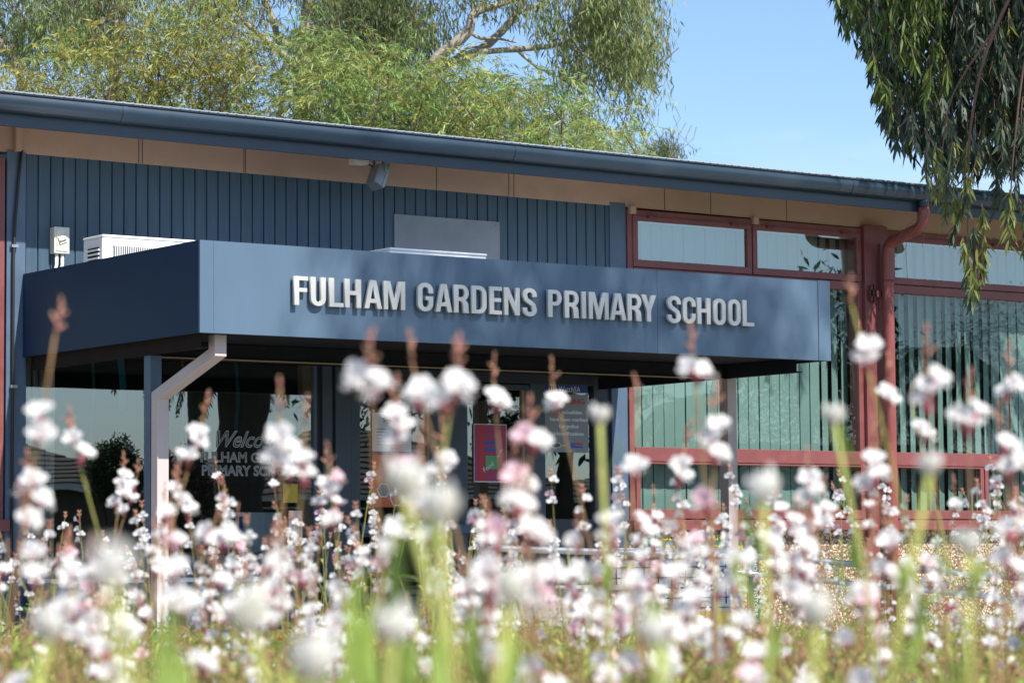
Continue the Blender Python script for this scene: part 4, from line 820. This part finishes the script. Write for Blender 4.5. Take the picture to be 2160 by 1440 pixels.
def spike_mb(r_, nb=6, ln=.010, r=.0015, hgt=.018):
    mb = MB(); mb.tube([(0,0,-.004),(0,0,hgt)], [.0012,.0008], 'stem_red', 5)
    for k in range(nb):
        a = k*2.4+r_.random(); z = hgt*k/nb; up = .55+.9*k/nb; bud_mb(mb, (0,0,z), (math.cos(a),math.sin(a),up+r_.uniform(0,.6)), ln*(1.15-.4*k/nb)*r_.uniform(.85,1.2), r*(1.1-.3*k/nb))
    bud_mb(mb, (0,0,hgt), (r_.uniform(-.2,.2),r_.uniform(-.2,.2),1), ln*.9, r*1.05); return mb
# shared part meshes
FM = [flower_mb(random.Random(i)).mesh('flower') for i in range(6)]+[flower_mb(random.Random(20+i), 'petal_pink').mesh('flower') for i in range(2)]
SM = [spike_mb(random.Random(40+i), 2+i%4).mesh('bud_cluster') for i in range(6)]
def leaf_me(ln, wd, m='leaf_green'):
    mb = MB(); petal_geo(mb, (0,0,0), (0,.7,.7), (0,-.7,.7), ln, wd, m, .5); return mb.mesh('leaf')
LM = [leaf_me(.05,.009), leaf_me(.065,.011), leaf_me(.04,.007,'stem_olive')]
# stem templates: curve in local space, base at 0, tip at about z = 1
def stem_tpl(seed):
    r_ = random.Random(seed); lx, ly = r_.uniform(-.13,.13), r_.uniform(-.13,.13); w1, w2 = r_.uniform(-.025,.025), r_.uniform(-.025,.025); P = []
    for i in range(23):
        t = i/22; P.append((lx*t*t+w1*math.sin(t*7), ly*t*t+w2*math.sin(t*6+1), t))
    return P
def stem_mesh(P, r_):
    mb = MB(); mb.tube(P[:14], [.0022-.00003*i for i in range(14)], 'stem_olive', 6, caps=False); mb.tube(P[13:], [.0018-.00008*i for i in range(len(P)-13)], 'stem_red' if r_.random() < .6 else 'stem_olive', 5)
    for i in range(30):    # old seed capsules left along the upper stalk
        t = r_.uniform(.62,.97); a = t*(len(P)-1); k = int(a); q = Vector(P[k]).lerp(Vector(P[min(k+1,len(P)-1)]), a-k); an = r_.uniform(0,2*PI)
        mb.tube([q, q+Vector((math.cos(an)*.0022,math.sin(an)*.0022,.005))], [.0012,.0004], 'stem_olive', 4)
    return mb.mesh('stem')
STP = [stem_tpl(100+i) for i in range(12)]; STM = [stem_mesh(p, random.Random(200+i)) for i, p in enumerate(STP)]
def onstem(P, t):
    a = t*(len(P)-1); k = min(int(a), len(P)-2); return Vector(P[k]).lerp(Vector(P[k+1]), a-k)
def place(me, name, parent, loc, rot, s):
    o = bpy.data.objects.new(name, me); C.objects.link(o); o.parent = parent; o.location = loc; o.rotation_euler = rot; o.scale = (s,s,s); return o
GRP = 'thin stalks of white butterfly flowers filling the garden bed'; COMMON = 'thin stalk of small white flowers among the many alike in the blurred bed'
GEN = {}
def stalk(tip, r_, label, fl_offsets, k=None, size=1.0, group=GRP, pinkness=.05, side=0, spike=True, lean=None):
    # a stalk whose bud tip is at the world point tip, rooted on the ground
    k = r_.randrange(12) if k is None else k; P = STP[k]; tip = Vector(tip); h = tip.z; t = bpy.data.objects.new('flower_stalk', None); C.objects.link(t); t.empty_display_size = .05
    rz = r_.uniform(0,2*PI) if lean is None else lean; M_ = Matrix.Rotation(rz, 3, 'Z'); off = M_ @ Vector((P[-1][0], P[-1][1], 0))*h
    t.location = (tip.x-off.x, tip.y-off.y, 0); t.rotation_euler = (0,0,rz); tag(t, label, 'flower stalk', group)
    o = place(STM[k], 'stem', t, (0,0,0), (0,0,0), 1); o.scale = (size*1.0, size*1.0, h); sc = lambda p: Vector((p.x*1.0, p.y*1.0, p.z*h))
    # stems scale in x/y by h too so that the tip sits where it should
    o.scale = (h, h, h)
    if spike: place(SM[r_.randrange(6)], 'bud_cluster', t, sc(Vector(P[-1])) if 0 else Vector(P[-1])*h, (r_.uniform(-.2,.2),r_.uniform(-.2,.2),r_.uniform(0,6)), size*(1.15 if group == GRP and label == COMMON else 1.2))
    for (dz, az) in fl_offsets:
        tt = max(.3, 1-dz/h); q = onstem(P, tt)*h; a = az-rz; me = FM[r_.randrange(6)] if r_.random() > pinkness else FM[6+r_.randrange(2)]
        d = Vector((-math.sin(a), math.cos(a), 0)); place(me, 'flower', t, q+d*.012*size+Vector((0,0,.004)), (r_.uniform(.05,.75), r_.uniform(-.3,.3), a), size*r_.uniform(.95,1.15))
    for i in range(r_.randrange(1,3)):
        tt = r_.uniform(.35,.75); q = onstem(P, tt)*h; place(LM[r_.randrange(3)], 'leaf', t, q, (0,0,r_.uniform(0,2*PI)), size*r_.uniform(.8,1.2))
    return t
TOCAM = math.atan2(-.579, .812)  # azimuth (about z) that turns +Y away from the camera
def az_cam(r_): return TOCAM+PI+r_.uniform(-.9,.9)
# (tip px, py, depth, [(drop px, sideways)...], label)
HERO = [
 (118,695,2.6,[(190,0),(232,.4)],'stalk with pink buds rising before the dark blue canopy side at far left'),
 (148,905,3.6,[(28,0),(60,1)],'white flower stalk before the dark window right of the folded blind'),
 (62,1005,3.0,[(20,.4),(38,-.8),(60,.9)],'wide white blossom cluster at the far left edge below the blinds'),
 (778,768,2.25,[(42,-.9),(52,.9),(64,0)],'tall leaning stalk with two-lobed white bloom before the left door head'),
 (868,760,2.7,[(74,.2),(92,-.7)],'stalk topped by a long bare bud above a round white bloom on left door'),
 (962,775,2.35,[(60,.6),(84,-.8),(48,.3)],'tall stalk with three-lobed bloom between the two entrance doors'),
 (1040,796,3.4,[(50,0),(64,.7)],'slender stalk with one small bloom above the magenta poster'),
 (1163,800,3.7,[(52,0),(62,-.7)],'slender stalk with small bloom in front of the police warning sign'),
 (1462,740,2.9,[(48,-.6),(56,.9)],'stalk with bloom reaching the canopy lower edge above the pale post'),
 (1796,640,2.9,[(104,.3),(128,-.4)],'tall stalk with pale bloom left of the red window pillar'),
 (1872,790,3.6,[(48,0),(60,.8)],'white bloom on a stalk directly before the red downpipe'),
 (1950,750,2.6,[(80,0),(104,-.6),(60,.8)],'big soft white bloom right of the red downpipe'),
 (1924,860,4.0,[(50,0),(66,1)],'small crisp white bloom below the big soft one at the blinds'),
 (2128,770,3.4,[(50,.4),(66,-.8)],'white bloom at the right edge over the green blinds'),
 (1122,895,2.8,[(36,-.7),(50,.7)],'pair of white blooms between magenta poster and police sign'),
 (588,860,2.7,[(70,0),(94,.5),(120,-.5)],'dense upright white cluster over the word Gardens on the window'),
 (432,870,3.7,[(52,0),(72,.6),(100,-.4)],'pink and white stalk before the slim reflected palm trunk'),
 (828,850,2.9,[(36,0),(62,.4),(90,-.5),(150,0)],'column of white blooms over the white notice on the left door'),
 (936,930,3.3,[(50,.3),(72,-.6)],'white blooms between the doors above the pale soft plumes'),
 (1085,985,2.8,[(30,0),(52,.8),(78,-.8),(100,.3)],'broad white bloom cluster just under the magenta poster'),
 (1506,860,3.0,[(50,.4),(80,-.6),(110,.5)],'stacked white blooms right of the pale canopy post'),
 (1448,930,3.6,[(60,0),(84,.6)],'white bloom with bright pink base before the first blinds window'),
 (2040,840,2.7,[(40,.9),(52,-.9),(64,.1)],'wide feathery white bloom before the right blinds window'),
 (455,985,7.5,[(24,0)],'small sharp stalk below the word Primary, left one'),
 (574,1000,7.0,[(26,0)],'small sharp stalk with one full bloom left of the yellow notice'),
 (474,1045,7.2,[(34,.4),(28,-.5)],'small sharp stalk with pinkish bloom in front of the dark window foot'),
 (745,1130,8.0,[(18,0),(22,1)],'tiny sharp white flower at the blue door frame foot'),
 (262,985,5.2,[(40,0),(60,.7),(80,-.7),(24,.4)],'clustered sharp white blooms with upright buds left of pale downpipe'),
 (290,1000,5.4,[(30,0),(55,.7),(80,-.5)],'second clustered sharp stalk touching the pale downpipe'),
 (372,1020,4.2,[(40,0),(62,.8)],'two round blooms right of the pale downpipe under the yellow bud'),
 (690,985,4.6,[(40,0),(60,.7),(80,-.7)],'blooms before the blue wall between front window and door'),
 (645,890,3.1,[(90,0),(120,.4)],'tall pink bud stalk at the right edge of the front window'),
 (1345,845,3.1,[(150,.2)],'tan bud stalk crossing the lit blue wall strip'),
 (1700,990,3.4,[(30,0),(52,.8),(70,-.6)],'white blooms in the middle of lower blinds'),
 (1845,930,3.2,[(50,0),(80,.8),(100,-.6)],'reddish budded stalk in front of the pillar foot'),
 (2105,900,3.0,[(50,0),(80,.8),(100,-.6)],'tall white clusters at the right frame edge')]
r0 = random.Random(5); nst = 0
for (px, py, d, fo, lab) in HERO:
    tip = atD(px, py, d); stalk(tip, r0, lab, [(q*d/FPX, TOCAM+PI+s*.8) for q, s in fo], size=.98 if d < 6 else .95); nst += 1
# the nearest of the field, each a stalk of its own
TOT = 300
def topz(r_): return .80+.05*r_.gauss(0,1)+(.05 if r_.random() < .12 else 0)
cand = []
r1 = random.Random(9)
while len(cand) < 1020:
    d = (r1.uniform(2.3**2, 9.4**2))**.5; px = r1.uniform(-260,2420)
    lim = 1120+35*math.sin(px*.0045+1.0)-170*r1.random()**3-(50 if px > 1350 else 0)
    py = lim+(1500-lim)*r1.random()**1.25
    if .8-(py-1168)/FPX*d < .42: continue
    cand.append((d, px, py))
cand.sort(); near = cand[:TOT-nst]; far = cand[TOT-nst:]
for d, px, py in near:
    nf = r1.choice((1,2,2,3,3,4)); stalk(atD(px, py, d), r1, COMMON, [(r1.uniform(.012,.035)+.020*i, az_cam(r1)) for i in range(nf)], size=r1.uniform(.8,1.0), pinkness=.10, spike=r1.random() < .7)
# the rest of the field as one mass
def tpl(mb): return np.array(mb.v), [list(f) for f in mb.f], [mb.ms[i] for i in mb.mi]
def far_tpl(seed):
    r_ = random.Random(seed); mb = MB(); P = stem_tpl(seed); mb.tube([P[i] for i in (0,6,11,16,19,22)], [.0022,.0021,.0019,.0015,.0012,.0009], 'stem_olive', 4, caps=False); tip = Vector(P[-1])
    for k in range(5): a = k*2.1+r_.random(); bud_mb(mb, tip-Vector((0,0,.012*(k<3))), (math.cos(a)*.7,math.sin(a)*.7,1), .013, .0021, n=4)
    for k in range(r_.choice((2,3,4,5))):
        q = onstem(P, 1-r_.uniform(.02,.05)-.022*k); m_ = 'petal_white' if r_.random() > .08 else 'petal_pink'; fb = flower_mb(r_, m_, 1); a = TOCAM+PI+r_.uniform(-.9,.9); R_ = np.array(Matrix.Rotation(a, 3, 'Z')); V = xf(fb.v, R_, np.array(q)+R_[:,1]*.012, 1.0)
        for mm in fb.ms: mb.add(V, [f for f, i in zip(fb.f, fb.mi) if fb.ms[i] == mm], mm)
    for k in range(5):
        q = onstem(P, r_.uniform(.1,.8)); a = r_.uniform(0,2*PI); petal_geo(mb, q, (math.cos(a),math.sin(a),.8), (0,0,1), r_.uniform(.04,.08), .009, 'leaf_green' if r_.random() < .6 else 'stem_olive', .5)
    return mb
def merge(name, items, label, kind='stuff'):
    Vs = []; Fs = []; Ts = []; Ms = []; names = sorted({m for mb, _ in items for m in mb.ms}); off = 0; cache = {}
    for mb, insts in items:
        V = np.array(mb.v); F = np.concatenate([np.array(f) for f in mb.f]); T = np.array([len(f) for f in mb.f]); M_ = np.array([names.index(mb.ms[i]) for i in mb.mi])
        for (loc, rz, sc) in insts:
            c, s = math.cos(rz), math.sin(rz); Q = V*sc; Vs.append(np.stack([Q[:,0]*c-Q[:,1]*s+loc[0], Q[:,0]*s+Q[:,1]*c+loc[1], Q[:,2]+loc[2]],1)); Fs.append(F+off); Ts.append(T); Ms.append(M_); off += len(V)
    o = amesh(name, np.concatenate(Vs), np.concatenate(Fs), np.concatenate(Ts), names, np.concatenate(Ms)); o['kind'] = kind; tag(o, *label); return o
FT = [far_tpl(300+i) for i in range(8)]; inst = [[] for _ in FT]
for d, px, py in far:
    p = atD(px, py, d); k = r1.randrange(8); inst[k].append(((p[0]+r1.uniform(-.05,.05), p[1]+r1.uniform(-.05,.05), 0), r1.uniform(-.5,.5), (p[2],)*3))
merge('flower_field', list(zip(FT, inst)), ('dense far part of the bed of white and pink flower stalks', 'flowers'))
# low leaves and thin shoots that fill the bed
mb = MB(); r_ = random.Random(77)
for k in range(22):
    a = r_.uniform(0,2*PI); x0, y0 = r_.uniform(-.06,.06), r_.uniform(-.06,.06); h = r_.uniform(.5,.75); l_ = r_.uniform(.02,.14); mb.tube([(x0,y0,0),(x0+l_*.3*math.cos(a),y0+l_*.3*math.sin(a),h*.5),(x0+l_*math.cos(a),y0+l_*math.sin(a),h)], [.0016,.0014,.0008], r_.choice(('stem_olive','stem_olive','stem_lime','stem_red','stem_red')), 3, caps=False)
    for j in range(3): z = h*r_.uniform(.55,1); q = z/h; bud_mb(mb, (x0+l_*q*math.cos(a),y0+l_*q*math.sin(a),z), (r_.uniform(-.6,.6),r_.uniform(-.6,.6),1), .014, .0022, 'bud_tan' if r_.random() < .5 else 'stem_lime', 'bud_pink', 4)
for k in range(16):
    a = r_.uniform(0,2*PI); z = r_.uniform(.15,.70); petal_geo(mb, (r_.uniform(-.07,.07),r_.uniform(-.07,.07),z), (math.cos(a),math.sin(a),.9), (0,0,1), r_.uniform(.04,.075), .008, r_.choice(('leaf_green','stem_lime','stem_olive')), .5)
inst = []
for i in range(1900):
    d = (r_.uniform(2.4**1.7, 11.5**1.7))**(1/1.7); px = r_.uniform(-300,2460); p = worldpts([px],[1300],[d])[0]; inst.append(((p[0],p[1],0), r_.uniform(0,6.28), (1,1,r_.uniform(.80,1.0)*(.80-.020*d)/.75)))
merge('undergrowth', [(mb, inst)], ('tangle of thin green and olive shoots below the white flowers', 'undergrowth'))
# close, thick-stalked cream blooms, strongly out of focus
def cream(tip, r_, label, wd=.030, h=.018, stem='stem_lime', lean=0, bud=False):
    t = bpy.data.objects.new('cream_flower', None); C.objects.link(t); tip = Vector(tip); t.location = (tip.x-lean*.3, tip.y, 0); tag(t, label, 'cream flower', 'thick-stalked cream flowers close to the lens')
    z = tip.z; mb = MB(); mb.tube([(0,0,0),(lean*.02,0,z*.5),(lean*.18,0,z*.85),(lean*.3,0,z-h*.8)], [.0024,.0021,.0018,.0022], stem, 8); place(mb.mesh('stem'), 'stem', t, (0,0,0), (0,0,0), 1)
    mb = MB()
    for k in range(60):
        a = k*2.399; q = (k/60)**.5; d = (math.cos(a)*(.05+.5*q), math.sin(a)*(.05+.5*q), 1.4-.3*q); petal_geo(mb, (lean*.3,0,z-h), d, (math.cos(a),math.sin(a),.3), h*r_.uniform(.6,1.1)*(1.1-.35*q), wd*.34, 'petal_cream', -.15)
    place(mb.mesh('bloom'), 'bloom', t, (0,0,0), (0,0,0), 1)
    for k in range(3):
        a = r_.uniform(0,6.28); zz = z*r_.uniform(.80,.95); mb = MB(); petal_geo(mb, (lean*.2,0,zz), (math.cos(a)*.4,math.sin(a)*.4,1), (math.cos(a),math.sin(a),-.2), r_.uniform(.03,.06), .010, 'leaf_green', .1); place(mb.mesh('leaf'), 'leaf', t, (0,0,0), (0,0,0), 1)
CR = [(1265,850,2.0,.020,'cream-capped yellow green stalk standing before the sidelight'),(850,960,1.25,.026,'upper soft cream bloom left of the doors centre'),(925,1010,1.2,.026,'soft cream bloom lowest of the pair at the doors centre'),(1758,845,1.9,.022,'cream and white bloom on lime stalk right of the canopy end'),
 (528,1235,1.15,.026,'large round white bloom over the teal trough'),(1075,1190,1.15,.022,'narrow cream plume at the picture centre bottom'),(830,1270,1.15,.022,'cream bloom low left of centre'),
 (1610,985,1.6,.026,'broad cream bloom before the lower blinds'),(1720,1240,1.2,.022,'cream bloom low right of the message board'),(105,1270,1.3,.024,'cream bloom low at the left edge'),
 (235,1130,.75,.018,'palest smear-like bloom very close at left'),(1960,950,1.5,.018,'cream bloom on lime stalk over the right lower window'),(1380,1290,1.2,.020,'cream bloom low beside the message board'),(2040,1110,1.5,.02,'cream bloom low before the right sill'),(660,1330,1.0,.024,'cream bloom low between trough and doors')]
for i, (px, py, d, wd, lab) in enumerate(CR): cream(atD(px, py, d*1.2), r0, lab, wd*.75, wd*1.0, 'stem_lime', r0.uniform(-.3,.3))
def shoot(px, py, d, lab, m='leaf_green', w_=.012, ln=.22):
    t = bpy.data.objects.new('leafy_shoot', None); C.objects.link(t); p = atD(px, py, d); t.location = (p[0], p[1], 0); tag(t, lab, 'leafy shoot', 'broad green shoots close to the lens'); z = p[2]
    mb = MB(); mb.tube([(0,0,0),(.01,0,z*.5),(0,0,z-ln*.5)], [.004,.0035,.002], 'stem_lime', 7); place(mb.mesh('stem'), 'stem', t, (0,0,0), (0,0,0), 1)
    for k in range(5):
        a = r0.uniform(0,6.28); mb = MB(); q = z-ln*(.6+.35*k/5); petal_geo(mb, (0,0,q), (math.cos(a)*.25,math.sin(a)*.25,1), (math.cos(a),math.sin(a),-.2), ln*r0.uniform(.4,.6), w_, m, .1); place(mb.mesh('leaf'), 'leaf', t, (0,0,0), (0,0,0), 1)
for a in ((868,1060,1.5,'bright green shoot under the soft cream blooms at the doors'),(1940,1320,1.2,'bright green shoot at the lower right'),(1250,1290,1.1,'green shoot low right of centre'),(5,1260,1.4,'green shoot at the left edge'),(1570,1300,1.15,'green shoot low before the pebble wall'),(440,1250,1.3,'green shoot in front of the teal trough'),(740,1230,2.0,'slanting green leaf before the blue door frame foot')): shoot(*a)
# small orange and magenta flowers low in the bed
for i, (px, py, d, m_, lab) in enumerate(((590,1350,6.5,'petal_orange','small orange flower low left of centre'),(880,1375,5.5,'petal_orange','orange flower low near centre'),(868,1392,5.6,'petal_orange','second orange flower touching the one near centre'),(430,1330,7.5,'petal_orange','tiny orange flower below the teal trough'),(1198,1135,6,'petal_orange','orange flower before the sidelight foot'),(840,1335,3.0,'petal_magenta','magenta flower low left of the centre'),(1505,1190,3.6,'petal_magenta','magenta bud before the message board'),(1515,1265,3.4,'petal_magenta','magenta flower low on the message board'),(2000,1290,3.2,'petal_magenta','tiny magenta flower at the lower right'))):
    t = bpy.data.objects.new('small_flower', None); C.objects.link(t); p = atD(px, py, d); t.location = (p[0], p[1], 0); tag(t, lab, 'flower'); mb = MB(); mb.tube([(0,0,0),(.01,0,p[2]*.5),(0,0,p[2])], .0014, 'stem_olive', 5); place(mb.mesh('stem'), 'stem', t, (0,0,0), (0,0,0), 1)
    mb = MB()
    for k in range(9): a = k*.7; petal_geo(mb, (0,0,p[2]), (math.cos(a),math.sin(a),.7), (0,0,1), .014, .008, m_, .1)
    place(mb.mesh('bloom'), 'bloom', t, (0,0,0), (0,0,0), 1)
# ------------------------------------------------------------------ light
W = bpy.data.worlds.new('World'); S.world = W; W.use_nodes = True; nt = W.node_tree; N = nt.nodes; L = nt.links
bg = N['Background']; sky = N.new('ShaderNodeTexSky'); sky.sky_type = 'NISHITA'; sky.sun_disc = False
sky.sun_elevation = math.asin(SUN.z); sky.sun_rotation = math.atan2(SUN.x, SUN.y); sky.air_density = 1.0; sky.dust_density = .15; sky.ozone_density = 1.4
tc = N.new('ShaderNodeTexCoord'); mp = N.new('ShaderNodeMapping'); mp.inputs['Scale'].default_value = (1.0,1.0,4.0); L.new(tc.outputs['Generated'], mp.inputs['Vector'])
no = N.new('ShaderNodeTexNoise'); no.inputs['Scale'].default_value = 2.6; no.inputs['Detail'].default_value = 10; no.inputs['Roughness'].default_value = .58; L.new(mp.outputs[0], no.inputs['Vector'])
cr = N.new('ShaderNodeValToRGB'); cr.color_ramp.elements[0].position = .44; cr.color_ramp.elements[1].position = .72; L.new(no.outputs['Fac'], cr.inputs['Fac'])
mx = N.new('ShaderNodeMix'); mx.data_type = 'RGBA'; mu = N.new('ShaderNodeMath'); mu.operation = 'MULTIPLY'; mu.inputs[1].default_value = .75
L.new(cr.outputs['Color'], mu.inputs[0]); L.new(mu.outputs[0], mx.inputs['Factor']); tm = N.new('ShaderNodeMix'); tm.data_type = 'RGBA'; tm.blend_type = 'MULTIPLY'; tm.inputs['Factor'].default_value = 1; L.new(sky.outputs[0], tm.inputs['A']); tm.inputs['B'].default_value = (.82,.92,1.13,1); L.new(tm.outputs['Result'], mx.inputs['A']); mx.inputs['B'].default_value = (5.6,6.2,6.9,1)
L.new(mx.outputs['Result'], bg.inputs['Color']); bg.inputs['Strength'].default_value = .108
sd = bpy.data.lights.new('sun', 'SUN'); sd.energy = 5.0; sd.angle = math.radians(.5); sd.color = (1,.94,.85); so_ = bpy.data.objects.new('sun', sd); C.objects.link(so_)
so_.rotation_euler = SUN.to_track_quat('Z', 'Y').to_euler()
S.view_settings.view_transform = 'Standard'; S.view_settings.look = 'None'; S.view_settings.exposure = .62; S.view_settings.gamma = 1
S.cycles.use_denoising = True; S.cycles.max_bounces = 8; S.cycles.transparent_max_bounces = 16
